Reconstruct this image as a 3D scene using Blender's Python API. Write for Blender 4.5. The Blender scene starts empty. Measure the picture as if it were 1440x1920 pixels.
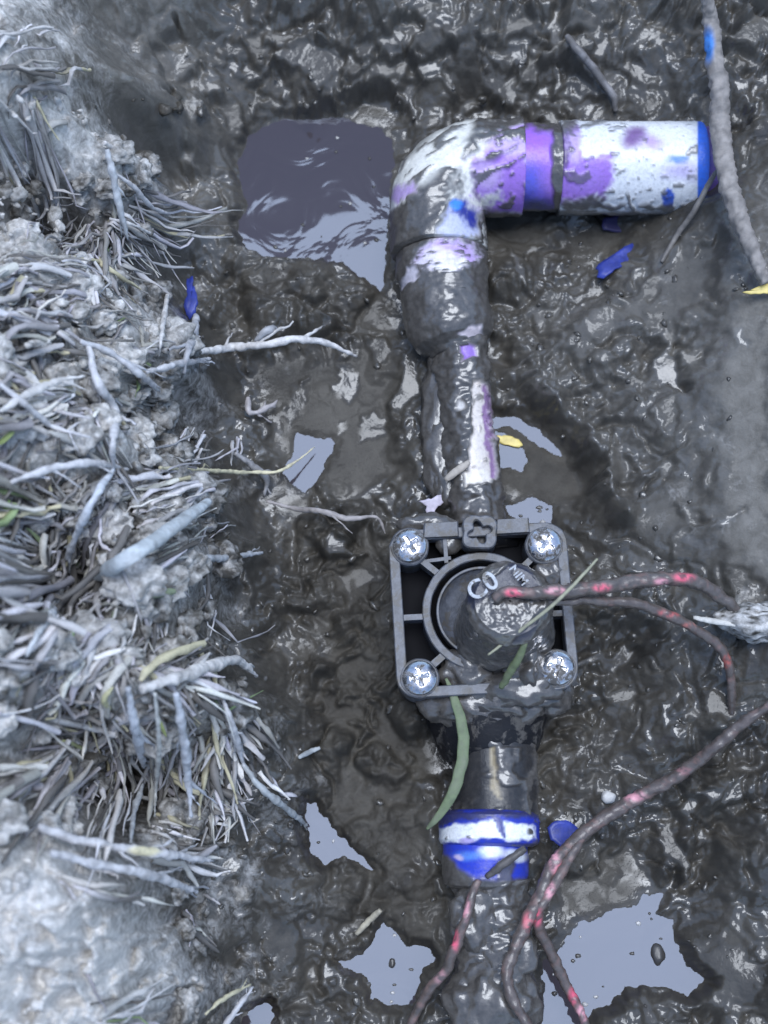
import bpy, bmesh, math, random
import numpy as np
from mathutils import Vector

random.seed(7)
rng = np.random.default_rng(7)
SC = bpy.context.scene
COL = SC.collection

# ------------------------------------------------------------------ camera, sky, sun, exposure
TILT = math.radians(14.0)
DIST = 0.75
LENS = 50.6
CAMLOC = np.array([0.0, -DIST * math.sin(TILT), 0.02 + DIST * math.cos(TILT)])
cam_d = bpy.data.cameras.new('camera')
cam = bpy.data.objects.new('camera', cam_d)
COL.objects.link(cam)
cam.location = CAMLOC.tolist()
cam.rotation_euler = (TILT, 0, 0)
cam_d.lens = LENS
cam_d.sensor_width = 36
cam_d.sensor_fit = 'AUTO'
cam_d.clip_start = 0.02
cam_d.clip_end = 200
cam_d.dof.use_dof = True
cam_d.dof.focus_distance = 0.715
cam_d.dof.aperture_fstop = 7.0
SC.camera = cam

SUN_EL = math.radians(81.0)
SUN_AZ = math.radians(22.0)   # east of north
world = bpy.data.worlds.new('World')
SC.world = world
world.use_nodes = True
wn = world.node_tree
bg = wn.nodes['Background']
sky = wn.nodes.new('ShaderNodeTexSky')
sky.sky_type = 'NISHITA'
sky.sun_disc = False
sky.sun_elevation = SUN_EL
sky.sun_rotation = SUN_AZ
sky.air_density = 1.0
sky.dust_density = 0.6
wn.links.new(sky.outputs[0], bg.inputs[0])
bg.inputs[1].default_value = 0.12

sun_d = bpy.data.lights.new('sun', 'SUN')
sun_d.energy = 1.5
sun_d.angle = math.radians(36)
sun_d.color = (0.85, 0.91, 1.0)
sun = bpy.data.objects.new('sun', sun_d)
COL.objects.link(sun)
sun.rotation_euler = Vector((math.sin(SUN_AZ) * math.cos(SUN_EL), math.cos(SUN_AZ) * math.cos(SUN_EL), math.sin(SUN_EL))).to_track_quat('Z', 'Y').to_euler()
sun.location = (0, 1, 3)

vs = SC.view_settings
vs.view_transform = 'Standard'
vs.look = 'None'
vs.exposure = 1.0
vs.gamma = 1.0
vs.use_curve_mapping = False

# ------------------------------------------------------------------ pixel <-> world
def P(px, py, z):
    """world point where the photograph's pixel (1440 x 1920) meets the level z"""
    k = 36.0 / 1920 / LENS
    cx, cy = (px - 720) * k, -(py - 960) * k
    c, s = math.cos(TILT), math.sin(TILT)
    d = np.array([cx, cy * c + s, cy * s - c])
    return CAMLOC + d * ((z - CAMLOC[2]) / d[2])

def proj(p):
    q = np.asarray(p, float) - CAMLOC
    c, s = math.cos(TILT), math.sin(TILT)
    yc = q[..., 1] * c + q[..., 2] * s
    zc = -q[..., 1] * s + q[..., 2] * c
    k = LENS * 1920 / 36
    return 720 + q[..., 0] / -zc * k, 960 - yc / -zc * k

def mpp(px, py, z):
    a, b = P(px - .5, py, z), P(px + .5, py, z)
    return float(np.linalg.norm(a - b))

# ------------------------------------------------------------------ noise
def _h(xi, yi, zi, seed):
    with np.errstate(over='ignore'):
        h = (xi * 374761393 + yi * 668265263 + zi * 2147483647 + seed * 974634731).astype(np.uint32)
        h = (h ^ (h >> np.uint32(13))) * np.uint32(1274126177)
        h = (h ^ (h >> np.uint32(15))) * np.uint32(2246822519)
        return h ^ (h >> np.uint32(16))

_GA = np.arange(256) / 256 * 2 * np.pi
_GC, _GS = np.cos(_GA), np.sin(_GA)

def pn(x, y, seed=0):
    x0 = np.floor(x); y0 = np.floor(y)
    fx = x - x0; fy = y - y0
    xi = x0.astype(np.int64); yi = y0.astype(np.int64)
    u = fx * fx * fx * (fx * (fx * 6 - 15) + 10)
    v = fy * fy * fy * (fy * (fy * 6 - 15) + 10)
    def g(a, b):
        k = (_h(xi + a, yi + b, 0, seed) & np.uint32(255)).astype(np.int64)
        return _GC[k] * (fx - a) + _GS[k] * (fy - b)
    n0 = g(0, 0) * (1 - u) + g(1, 0) * u
    n1 = g(0, 1) * (1 - u) + g(1, 1) * u
    return (n0 * (1 - v) + n1 * v) * 1.45

_G3 = np.random.default_rng(3).normal(size=(256, 3))
_G3 /= np.linalg.norm(_G3, axis=1)[:, None]

def pn3(p, seed=0):
    p = np.asarray(p, float)
    f0 = np.floor(p); f = p - f0; i = f0.astype(np.int64)
    w = f * f * f * (f * (f * 6 - 15) + 10)
    out = 0
    for a in (0, 1):
        for b in (0, 1):
            for c in (0, 1):
                k = (_h(i[..., 0] + a, i[..., 1] + b, i[..., 2] + c, seed) & np.uint32(255)).astype(np.int64)
                g = _G3[k]
                d = g[..., 0] * (f[..., 0] - a) + g[..., 1] * (f[..., 1] - b) + g[..., 2] * (f[..., 2] - c)
                wt = (w[..., 0] if a else 1 - w[..., 0]) * (w[..., 1] if b else 1 - w[..., 1]) * (w[..., 2] if c else 1 - w[..., 2])
                out = out + d * wt
    return out * 1.5

def domes(x, y, cell, seed, rmin=.35, rmax=.75):
    """rounded clods: highest dome of the neighbouring cells, 0..1"""
    gx, gy = x / cell, y / cell
    cx = np.floor(gx).astype(np.int64); cy = np.floor(gy).astype(np.int64)
    best = np.zeros_like(x)
    for a in (-1, 0, 1):
        for b in (-1, 0, 1):
            ix, iy = cx + a, cy + b
            def r(s): return _h(ix, iy, 0, seed + s).astype(np.float64) / 4294967295.0
            dx = gx - (ix + r(1)); dy = gy - (iy + r(2))
            an = r(5) * 3.1416; ca, sa = np.cos(an), np.sin(an)
            el = 1 + .7 * r(6)
            e1 = (dx * ca + dy * sa) * el; e2 = (-dx * sa + dy * ca)
            rad = rmin + (rmax - rmin) * r(3)
            hgt = .35 + .65 * r(4)
            q = 1 - (e1 * e1 + e2 * e2) / (rad * rad)
            best = np.maximum(best, hgt * np.sqrt(np.clip(q, 0, 1)))
    return best

def clods(x, y, cell, seed, steep=2.4, tilt=.45):
    """broken lumps with tilted, nearly flat faces: upper envelope over the neighbouring cells, about 0..1"""
    gx, gy = x / cell, y / cell
    cx = np.floor(gx).astype(np.int64); cy = np.floor(gy).astype(np.int64)
    best = np.full_like(x, -.4)
    for a in (-1, 0, 1):
        for b in (-1, 0, 1):
            ix, iy = cx + a, cy + b
            def r(s): return _h(ix, iy, 0, seed + s).astype(np.float64) / 4294967295.0
            dx = gx - (ix + r(1)); dy = gy - (iy + r(2))
            an = r(5) * 3.1416; ca, sa = np.cos(an), np.sin(an)
            el = 1 + .9 * r(6)
            e1 = (dx * ca + dy * sa) * el; e2 = (-dx * sa + dy * ca)
            d = np.sqrt(e1 * e1 + e2 * e2)
            h = .15 + .6 * r(4) + tilt * (2 * r(7) - 1) * dx + tilt * (2 * r(8) - 1) * dy
            over = np.maximum(0, d - (.16 + .3 * r(3)))
            h = h - steep * over * over / (over + .12)
            best = np.maximum(best, h)
    return best

def sstep(a, b, x):
    t = np.clip((x - a) / (b - a), 0, 1)
    return t * t * (3 - 2 * t)

def inpoly(x, y, poly):
    """signed distance to a polygon (positive inside)"""
    poly = np.asarray(poly, float)
    ins = np.zeros(x.shape, bool); d2 = np.full(x.shape, 1e18)
    n = len(poly)
    for i in range(n):
        x1, y1 = poly[i]; x2, y2 = poly[(i + 1) % n]
        if y1 != y2:
            c = ((y1 > y) != (y2 > y)) & (x < (x2 - x1) * (y - y1) / (y2 - y1) + x1)
            ins ^= c
        ex, ey = x2 - x1, y2 - y1
        t = np.clip(((x - x1) * ex + (y - y1) * ey) / (ex * ex + ey * ey + 1e-20), 0, 1)
        d2 = np.minimum(d2, (x - x1 - t * ex) ** 2 + (y - y1 - t * ey) ** 2)
    return np.where(ins, 1, -1) * np.sqrt(d2)

# ------------------------------------------------------------------ object helpers
def link(o, parent=None, label=None, cat=None, group=None, kind=None):
    COL.objects.link(o)
    if parent is not None: o.parent = parent
    if label: o['label'] = label
    if cat: o['category'] = cat
    if group: o['group'] = group
    if kind: o['kind'] = kind
    elif label and parent is None: o['kind'] = 'thing'
    return o

def mesh_np(name, v, f, mats, smooth=True, attrs=None, mat_idx=None):
    """v (N,3); f (M,3 or 4) array, or a list of faces"""
    me = bpy.data.meshes.new(name)
    v = np.asarray(v, np.float32)
    if isinstance(f, np.ndarray):
        m, k = f.shape
        me.vertices.add(len(v)); me.vertices.foreach_set('co', v.ravel())
        me.loops.add(m * k); me.loops.foreach_set('vertex_index', f.astype(np.int32).ravel())
        me.polygons.add(m)
        me.polygons.foreach_set('loop_start', np.arange(0, m * k, k, dtype=np.int32))
        me.update(calc_edges=True)
    else:
        me.from_pydata([tuple(map(float, q)) for q in v], [], [tuple(int(i) for i in q) for q in f])
        me.update()
    if smooth:
        me.polygons.foreach_set('use_smooth', np.ones(len(me.polygons), bool))
    for m_ in (mats if isinstance(mats, (list, tuple)) else [mats]):
        me.materials.append(m_)
    if mat_idx is not None:
        me.polygons.foreach_set('material_index', np.asarray(mat_idx, np.int32))
    if attrs:
        for k_, a in attrs.items():
            a = np.asarray(a, np.float32)
            if a.ndim == 1:
                at = me.attributes.new(k_, 'FLOAT', 'POINT'); at.data.foreach_set('value', a)
            else:
                at = me.attributes.new(k_, 'FLOAT_COLOR', 'POINT')
                at.data.foreach_set('color', np.concatenate([a, np.ones((len(a), 1), np.float32)], 1).ravel())
    me.validate()
    return bpy.data.objects.new(name, me)

def empty(name, loc, label, cat, group=None):
    o = bpy.data.objects.new(name, None)
    o.location = [float(q) for q in loc]
    o.empty_display_size = .02
    return link(o, None, label, cat, group)

def child(o, parent):
    """keep world-built vertices: shift the mesh into the parent's frame"""
    off = -np.array(parent.matrix_basis.translation if parent.parent is None else _wloc(parent))
    me = o.data
    co = np.empty(len(me.vertices) * 3, np.float32); me.vertices.foreach_get('co', co)
    co = co.reshape(-1, 3) + off.astype(np.float32)
    me.vertices.foreach_set('co', co.ravel()); me.update()
    link(o, parent)
    return o

def _wloc(o):
    t = np.zeros(3)
    while o is not None:
        t = t + np.array(o.location); o = o.parent
    return t

def recentre(o):
    """put a one-mesh thing's origin at the bottom of its middle"""
    me = o.data
    co = np.empty(len(me.vertices) * 3, np.float32); me.vertices.foreach_get('co', co)
    co = co.reshape(-1, 3)
    c = (co.min(0) + co.max(0)) / 2; c[2] = co[:, 2].min()
    me.vertices.foreach_set('co', (co - c).ravel()); me.update()
    o.location = c.tolist()
    return o

# ------------------------------------------------------------------ materials
def new_mat(name):
    m = bpy.data.materials.new(name); m.use_nodes = True
    return m, m.node_tree, m.node_tree.nodes['Principled BSDF']

def N(nt, t, **kw):
    n = nt.nodes.new(t)
    for k, v in kw.items():
        if hasattr(n, k): setattr(n, k, v)
        else: n.inputs[k].default_value = v
    return n

def mixc(nt, fac, a, b, mode='MIX'):
    n = nt.nodes.new('ShaderNodeMix'); n.data_type = 'RGBA'; n.blend_type = mode
    for sock, val in ((n.inputs['Factor'], fac), (n.inputs[6], a), (n.inputs[7], b)):
        if isinstance(val, bpy.types.NodeSocket): nt.links.new(val, sock)
        else: sock.default_value = val if not isinstance(val, tuple) else (*val, 1)
    return n.outputs[2]

def mapr(nt, val, a, b, c, d):
    n = nt.nodes.new('ShaderNodeMapRange')
    n.inputs[1].default_value = a; n.inputs[2].default_value = b
    n.inputs[3].default_value = c; n.inputs[4].default_value = d
    nt.links.new(val, n.inputs[0])
    return n.outputs[0]

def noise(nt, scale, detail=4, rough=.6, coord='Object', dist=0.0):
    tc = nt.nodes.new('ShaderNodeTexCoord')
    n = N(nt, 'ShaderNodeTexNoise')
    n.inputs['Scale'].default_value = scale; n.inputs['Detail'].default_value = detail
    n.inputs['Roughness'].default_value = rough; n.inputs['Distortion'].default_value = dist
    nt.links.new(tc.outputs[coord], n.inputs['Vector'])
    return n.outputs['Fac']

def bump(nt, bsdf, h, strength, dist):
    b = nt.nodes.new('ShaderNodeBump')
    b.inputs['Strength'].default_value = strength; b.inputs['Distance'].default_value = dist
    nt.links.new(h, b.inputs['Height'])
    nt.links.new(b.outputs[0], bsdf.inputs['Normal'])

MUD = (0.066, 0.061, 0.056)

def make_mud_mat():
    m, nt, b = new_mat('wet_mud')
    dry = N(nt, 'ShaderNodeAttribute', attribute_name='dry').outputs['Fac']
    dn = N(nt, 'ShaderNodeMath', operation='MULTIPLY_ADD'); dn.inputs[1].default_value = 1.5; dn.inputs[2].default_value = -.75
    nt.links.new(noise(nt, 210, 7, .72, dist=.6), dn.inputs[0])
    dd_ = N(nt, 'ShaderNodeMath', operation='MULTIPLY_ADD'); nt.links.new(dn.outputs[0], dd_.inputs[0]); nt.links.new(mapr(nt, dry, 0, .3, 0, 1), dd_.inputs[1]); nt.links.new(dry, dd_.inputs[2])
    dry = mapr(nt, dd_.outputs[0], .12, .88, 0, 1)
    gl = N(nt, 'ShaderNodeAttribute', attribute_name='gloss').outputs['Fac']
    n1 = noise(nt, 45, 7, .68)
    n2 = noise(nt, 420, 4, .7)
    wet = mixc(nt, mapr(nt, n1, .3, .7, 0, 1), (0.034, 0.0295, 0.0235), (0.092, 0.083, 0.068))
    tn = N(nt, 'ShaderNodeAttribute', attribute_name='tan').outputs['Fac']
    silt_haze = mixc(nt, mapr(nt, noise(nt, 120, 7, .7, dist=.5), .3, .7, 0, 1), (.13, .121, .104), (.28, .264, .236))  # paler mud tone, also used to paint haze over the right side
    wet = mixc(nt, tn, wet, silt_haze)
    pale = mixc(nt, mapr(nt, n2, .3, .7, 0, 1), (0.40, 0.384, 0.358), (0.78, 0.757, 0.725))
    c = mixc(nt, dry, wet, pale)
    nt.links.new(c, b.inputs['Base Color'])
    b.inputs['Roughness'].default_value = .6
    b.inputs['Specular IOR Level'].default_value = .3
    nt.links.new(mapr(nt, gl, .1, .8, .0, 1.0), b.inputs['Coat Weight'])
    b.inputs['Coat Roughness'].default_value = .08
    b.inputs['Coat IOR'].default_value = 1.62
    n3 = noise(nt, 700, 5, .7, dist=.6)
    bump(nt, b, n3, .5, .0012)
    bb = nt.nodes.new('ShaderNodeBump'); bb.inputs['Strength'].default_value = .3; bb.inputs['Distance'].default_value = .0010
    nt.links.new(noise(nt, 300, 3, .5, dist=1.0), bb.inputs['Height'])
    nt.links.new(bb.outputs[0], b.inputs['Coat Normal'])
    return m

def make_water_mat():
    m, nt, b = new_mat('murky_water')
    b.inputs['Base Color'].default_value = (.058, .050, .057, 1)
    b.inputs['Roughness'].default_value = .04
    b.inputs['IOR'].default_value = 1.48
    b.inputs['Specular Tint'].default_value = (.68, .79, 1, 1)
    bump(nt, b, noise(nt, 22, 3, .45, dist=1.5), .10, .006)
    return m

def simple(name, col, rough=.5, metal=0.0, spec=.5, nscale=None, namt=.25, bscale=None, bdist=.0003, mudlo=None, mudscale=120):
    m, nt, b = new_mat(name)
    if nscale:
        f = noise(nt, nscale, 5, .65)
        c = mixc(nt, mapr(nt, f, .3, .7, 0, 1), tuple(q * (1 - namt) for q in col), tuple(min(1, q * (1 + namt)) for q in col))
        nt.links.new(c, b.inputs['Base Color'])
    else:
        b.inputs['Base Color'].default_value = (*col, 1)
    b.inputs['Roughness'].default_value = rough
    b.inputs['Metallic'].default_value = metal
    if mudlo is not None:
        f = mapr(nt, noise(nt, mudscale, 6, .7, dist=.4), mudlo, mudlo + .07, 0, 1)
        src = b.inputs['Base Color'].links[0].from_socket if b.inputs['Base Color'].links else tuple(col)
        nt.links.new(mixc(nt, f, src, (.085, .078, .07)), b.inputs['Base Color'])
        nt.links.new(mapr(nt, f, 0, 1, rough, .45), b.inputs['Roughness'])
        if metal: nt.links.new(mapr(nt, f, 0, 1, metal, 0), b.inputs['Metallic'])
    b.inputs['Specular IOR Level'].default_value = spec
    if bscale: bump(nt, b, noise(nt, bscale, 4, .65), .6, bdist)
    return m

def make_coated_mat(name, rough=.28, wet=0.0):
    """surface with its own paint colours, caked with mud where the attribute says so"""
    m, nt, b = new_mat(name)
    pc = N(nt, 'ShaderNodeAttribute', attribute_name='paint').outputs['Color']
    md = N(nt, 'ShaderNodeAttribute', attribute_name='mud').outputs['Fac']
    n1 = noise(nt, 260, 5, .7)
    mudc = mixc(nt, mapr(nt, n1, .3, .7, 0, 1), (0.05, 0.045, 0.04), (0.115, 0.105, 0.095))
    smear = mixc(nt, mapr(nt, noise(nt, 500, 5, .7), .45, .75, 0, .35), pc, mudc)
    c = mixc(nt, md, smear, mudc)
    nt.links.new(c, b.inputs['Base Color'])
    nt.links.new(mapr(nt, md, 0, 1, rough, .3), b.inputs['Roughness'])
    bump(nt, b, noise(nt, 600, 5, .7, dist=.5), .3, .0008)
    if wet:
        nt.links.new(mapr(nt, md, .3, 1, 0, wet), b.inputs['Coat Weight'])
        b.inputs['Coat Roughness'].default_value = .12; b.inputs['Coat IOR'].default_value = 1.6
        bb = nt.nodes.new('ShaderNodeBump'); bb.inputs['Strength'].default_value = .28; bb.inputs['Distance'].default_value = .0012
        nt.links.new(noise(nt, 190, 3, .5, dist=1.0), bb.inputs['Height']); nt.links.new(bb.outputs[0], b.inputs['Coat Normal'])
    return m

M_MUD = make_mud_mat()
M_WATER = make_water_mat()
M_PVC = make_coated_mat('muddy_pvc', .3, .8)
M_WIRE = make_coated_mat('muddy_wire', .45, .35)
M_STRAW = make_coated_mat('caked_straw', .6)
M_BLACK = simple('black_plastic', (.012, .012, .014), .5, spec=.25, nscale=200, namt=.3, bscale=600, mudlo=.53)
M_POCKET = simple('shaded_pocket_plastic', (.006, .006, .008), .7, spec=.12)  # black plastic coloured darker to stand for shade in the deep pockets
M_GREY = simple('dusty_grey_plastic', (.095, .10, .115), .42, nscale=180, namt=.45, bscale=700, mudlo=.51)
M_STEEL = simple('screw_steel', (.62, .61, .62), .2, 1.0, nscale=300, namt=.3, bscale=260, bdist=.0003, mudlo=.50, mudscale=150)
M_BLUE = simple('blue_plastic', (.03, .045, .25), .4, nscale=150, namt=.4, bscale=500)
M_PALE = simple('pale_flake', (.55, .5, .58), .5, nscale=200, namt=.3)
M_YELLOW = simple('yellow_leaf_and_glint', (.75, .6, .2), .5, nscale=200, namt=.25)
M_GREEN = simple('green_blade', (.10, .15, .05), .5, nscale=120, namt=.4)
M_LETTER = simple('white_print', (.40, .42, .45), .5, nscale=300, namt=.3, mudlo=.52, mudscale=250)

# ------------------------------------------------------------------ ground
# (pixel x, pixel y, height, roughness of relief, dryness)
CP = [
 (-500, -300, .115, 1, .8), (-500, 500, .125, 1, .9), (-500, 1200, .13, 1, .9), (-500, 2200, .115, 1, .9), (-200,-500,.11,.8,.6),(300,-500,.10,.6,.3),
 (0, 0, .10, .8, .6), (120, 60, .080, .6, .4), (220, 120, .056, .5, .12), (320, 100, .040, .5, .02), (420, 60, .034, .8, .0), (300, 300, .034, .5, .02),
 (0, 250, .105, 1, .95), (130, 260, .085, 1, .85), (210, 300, .07, 1, .7), (250, 400, .055, 1, .4), (270, 200, .05, .5, .05), (110, 480, .045, 1.1, .2), (60, 430, .08, 1, .8), (0, 450, .09, 1.1, .8), (380, 420, .022, .55, .02), (330, 500, .026, .6, .05),
 (0, 600, .105, 1, .9), (150, 560, .088, .9, .9), (250, 640, .075, 1, .85), (330, 680, .055, 1, .55), (400, 600, .020, .7, .0), (420, 720, .016, .8, 0), (360, 780, .040, 1, .4),
 (0, 850, .115, 1, .95), (200, 850, .092, 1, .85), (330, 880, .062, 1, .6), (400, 900, .035, 1, .2), (460, 960, .018, 1, 0), (430, 840, .022, .9, .05),
 (0, 1060, .115, 1.2, .85), (110, 1120, .06, 1, .15), (200, 1100, .09, 1.2, .7), (340, 1080, .068, 1.1, .6), (420, 1150, .042, 1.1, .2), (480, 1100, .026, 1, 0),
 (0, 1350, .11, 1.2, .75), (200, 1320, .09, 1.2, .7), (350, 1330, .07, 1.1, .5), (450, 1320, .05, 1.1, .25), (500, 1430, .038, 1, .1), (520, 1250, .02, 1, 0), (220, 1440, .045, 1, .1), (300, 1490, .045, 1, .1), (240, 1560, .055, 1, .3),
 (0, 1600, .115, .9, 1), (120, 1650, .105, .9, 1), (40, 1760, .11, .9, 1), (120, 1850, .10, .9, 1), (200, 1780, .09, 1, .95), (260, 1620, .075, 1, .6), (330, 1680, .05, 1, .2), (330, 1850, .06, .9, .65), (0, 1900, .10, .8, .9), (420, 1900, .035, .9, .2), (420, 1780, .038, .9, .1), (520, 1700, .030, .5, .1), (560, 1600, .020, .6, .12), (590, 1720, .016, .5, .05), (600, 1850, .010, .6, .02), (440, 1560, .042, .7, .18), (500,1500,.036,.7,.15),
 (600, 100, .035, 1, 0), (720, 60, .042, 1.1, 0), (720, 175, .006, .9, 0), (560, 205, .003, .6, 0), (650, 190, .004, .6, 0), (620, 240, .001, .4, 0), (780, 215, .003, .6, 0), (900, 60, .042, 1.2, 0), (900, 190, .012, 1.1, 0), (1100, 60, .045, 1.2, 0), (1100, 180, .024, 1.1, 0), (1300, 60, .052, 1.2, 0), (1250, 180, .034, 1, 0),
 (500, 180, .010, .8, 0), (440, 300, .010, .5, 0), (600, 350, .0015, .1, 0), (650, 500, .003, .5, 0), (560, 560, .019, 1.1, 0), (470, 560, .014, .8, 0), (640, 580, .008, .7, 0), (600, 760, .003, .45, 0), (680, 860, .003, .5, 0), (520, 750, .006, .7, 0),
 (600, 1000, .007, 1, 0), (560, 1150, .016, 1.1, 0), (660, 1100, .010, 1, 0), (690, 950, .005, .8, 0), (620, 1300, .014, 1.1, 0), (700, 1300, .010, 1.1, 0), (700, 1480, .010, 1.1, 0), (640, 1450, .011, 1.1, 0), (760, 1650, .010, 1.1, 0), (720, 1560, .010, 1.1, 0),
 (760, 600, .006, .6, 0), (780, 760, .014, .8, 0), (790, 880, .014, .8, 0), (850, 960, .016, .8, 0), (900, 450, .004, .6, 0), (960, 430, .005, .4, 0), (1000, 550, .015, .9, 0), (1080, 450, .008, .5, 0), (1180, 430, .016, .6, 0), (1100, 600, .024, .5, 0), (980, 640, .014, .9, 0),
 (1280, 400, .034, .7, .02), (1250, 560, .034, .6, .04), (1340, 520, .052, .45, .02), (1440, 400, .07, .6, .05), (1440, 100, .07, .9, .05), (1440, 700, .068, .4, .06), (1380, 700, .056, .4, .03), (1300, 700, .044, .7, .03), (1200, 720, .034, .9, .02), (1120, 740, .026, 1, 0), (1440, 950, .065, .4, .06), (1350, 950, .052, .45, .03), (1250, 960, .038, .35, .06), (1180, 900, .028, .9, .02),
 (930, 660, .015, .9, 0), (1030, 720, .020, .9, 0), (1110, 850, .022, .8, 0), (1150, 970, .022, .8, 0), (960, 860, -.004, .2, 0), (1040, 900, -.003, .2, 0), (980, 960, .006, .6, 0), (1080, 980, .014, .8, 0),
 (1130, 1080, .020, .9, .0), (1300, 1100, .040, .9, .03), (1440, 1130, .062, .8, .15), (1200, 1200, .026, .9, 0), (1120, 1250, .014, .9, 0), (1350, 1250, .040, .6, 0), (1440, 1250, .055, .8, .05), (1120, 1380, .010, .9, 0), (1250, 1380, .026, 1, 0), (1400, 1400, .040, 1, 0), (1440, 1350, .048, 1, .05),
 (1080, 1470, .012, .8, .02), (1200, 1500, .016, 1, 0), (1350, 1560, .026, .9, 0), (1440, 1500, .038, 1, 0), (1100, 1620, .004, .8, 0), (1200, 1620, .010, .9, 0), (1300, 1660, .012, .9, 0), (1420, 1700, .026, .8, 0), (1160, 1780, -.004, .2, 0), (1390, 1820, .024, .6, 0), (1300, 1900, .014, .9, 0), (1180, 1880, .004, .8, 0),
 (920, 1720, .012, .8, 0), (900, 1850, .014, .9, 0), (1000, 1850, .004, .8, 0), (740, 1800, .001, .5, 0), (690, 1690, .009, 1.0, 0), (800, 1900, .002, .6, 0), (780, 1420, .009, 1.0, 0), (1040, 1420, .009, 1.0, 0), (800, 1540, .009, 1.0, 0),
 (1900, -200, .10, 1, .3), (1900, 500, .11, .6, .5), (1900, 1200, .10, 1, .4), (1900, 2200, .06, 1, .1), (1600, 300, .085, .7, .05), (1600,900,.085,.6,.08),(1600,1500,.06,1,.05),
 (600, -400, .09, 1, .1), (1000, -400, .09, 1, .1), (1400, -400, .10, 1, .1), (600, 2400, .02, 1, .05), (1000, 2400, .015, 1, 0), (1400, 2400, .03, 1, 0), (300, 2400, .08, 1, .6),
]
CP = [(a, b, c * (1.5 if (a < 460 and c > .045) else 1), d, e) for a, b, c, d, e in CP]
CP = [(a, b, c + (.0055 if (-1e-9 <= c < .0045 and d >= .5) else 0), d, e) for a, b, c, d, e in CP]
CPW = np.array([[*P(a, b, c)[:2], c, d, e] for a, b, c, d, e in CP])

def interp(x, y):
    """multiquadric height + inverse-distance relief and dryness"""
    out = []
    d = np.hypot(CPW[:, None, 0] - CPW[None, :, 0], CPW[:, None, 1] - CPW[None, :, 1])
    A = np.sqrt(d * d + .008 ** 2) + np.eye(len(CPW)) * 1e-4
    coef = np.linalg.solve(A, CPW[:, 2] - .05)
    h = np.full_like(x, .05); w = np.zeros_like(x); a = np.zeros_like(x); dr = np.zeros_like(x)
    for i in range(len(CPW)):
        r2 = (x - CPW[i, 0]) ** 2 + (y - CPW[i, 1]) ** 2
        h += coef[i] * np.sqrt(r2 + .008 ** 2)
        wi = 1 / (r2 + .006 ** 2) ** 1.7
        w += wi; a += wi * CPW[i, 3]; dr += wi * CPW[i, 4]
    return h, a / w, dr / w

STEP = 0.0008
dx = np.arange(-.28, .2801, STEP); dy = np.arange(-.30, .3701, STEP)
def outward(a, sgn):
    o, s = [], .004
    while abs(a) < 40:
        a += sgn * s; s *= 1.55; o.append(a)
    return np.array(o)
gx = np.concatenate([outward(dx[0], -1)[::-1], dx, outward(dx[-1], 1)])
gy = np.concatenate([outward(dy[0], -1)[::-1], dy, outward(dy[-1], 1)])
GX, GY = np.meshgrid(gx, gy)
cxx, cyy = np.clip(GX, -.42, .42), np.clip(GY, -.42, .5)
# base interpolated on a coarse lattice, then resampled
lx = np.linspace(-.42, .42, 200); ly = np.linspace(-.42, .5, 220)
LX, LY = np.meshgrid(lx, ly)
LH, LA, LD = interp(LX, LY)
LH = np.clip(LH, -.02, .20)
def bil(F, x, y, ax, ay):
    fx = np.clip((x - ax[0]) / (ax[1] - ax[0]), 0, len(ax) - 1.001); fy = np.clip((y - ay[0]) / (ay[1] - ay[0]), 0, len(ay) - 1.001)
    ix = fx.astype(int); iy = fy.astype(int); u = fx - ix; v = fy - iy
    return (F[iy, ix] * (1 - u) + F[iy, ix + 1] * u) * (1 - v) + (F[iy + 1, ix] * (1 - u) + F[iy + 1, ix + 1] * u) * v
wob = .004 * pn(cxx / .03, cyy / .03, 91); wob2 = .004 * pn(cxx / .03, cyy / .03, 92)
H = bil(LH, cxx + wob, cyy + wob2, lx, ly)
AMP = bil(LA, cxx, cyy, lx, ly)
DRY = bil(LD, cxx + 2 * wob, cyy + 2 * wob2, lx, ly)
c_ = P(170, 1080, .11); q_ = np.hypot((GX - c_[0]) / .085, (GY - c_[1]) / .15)
DRY *= 1 - .25 * sstep(1.2, .7, q_)
DRY += sstep(.2, .5, DRY) * .25 * pn(GX / .0035, GY / .02, 93) * sstep(.10, .16, GY)
BASE = H.copy()
fade = np.exp(-(np.maximum(0, np.abs(GX) - .30) + np.maximum(0, np.abs(GY - .03) - .36)) / .3)
H = BASE * fade + .118 * (1 - fade)

# relief
X = GX + .0045 * pn(GX / .022, GY / .022, 11) + .002 * pn(GX / .008, GY / .008, 12)
Y = GY + .0045 * pn(GX / .022, GY / .022, 13) + .002 * pn(GX / .008, GY / .008, 14)
bank = sstep(.05, .5, DRY)
rel = .0050 * pn(X / .045, Y / .045, 21) + .0035 * pn(X / .02, Y / .02, 22)
m1 = sstep(-.25, .3, pn(X / .05, Y / .05, 23)); m2 = sstep(-.3, .25, pn(X / .035, Y / .035, 25))
rel += .0110 * m1 * clods(X, Y, .031, 31) + .0066 * m2 * clods(X, Y, .0155, 33, 2.2, .7)
rel += .0032 * clods(X, Y, .0082, 35, 2.0, .9) * (.35 + .65 * sstep(-.2, .3, pn(X / .03, Y / .03, 24)))
rg = 1 - np.abs(pn(X / .013, Y / .010, 41)) * 2.2
rel += .0022 * np.clip(rg, -.3, 1) * (1 - .6 * m1)
rel += .0011 * clods(X + .001 * pn(X / .003, Y / .003, 47), Y, .0034, 37, 2.0, 1.0) + .0010 * pn(X / .0052, Y / .0040, 42) + .00055 * pn(GX / .0026, GY / .0026, 43)
crk = np.abs(pn(X / .03, Y / .03, 51))
rel -= .0040 * (1 - sstep(0, .07, crk)) * sstep(.0, .3, pn(X / .06, Y / .06, 52))
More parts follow.
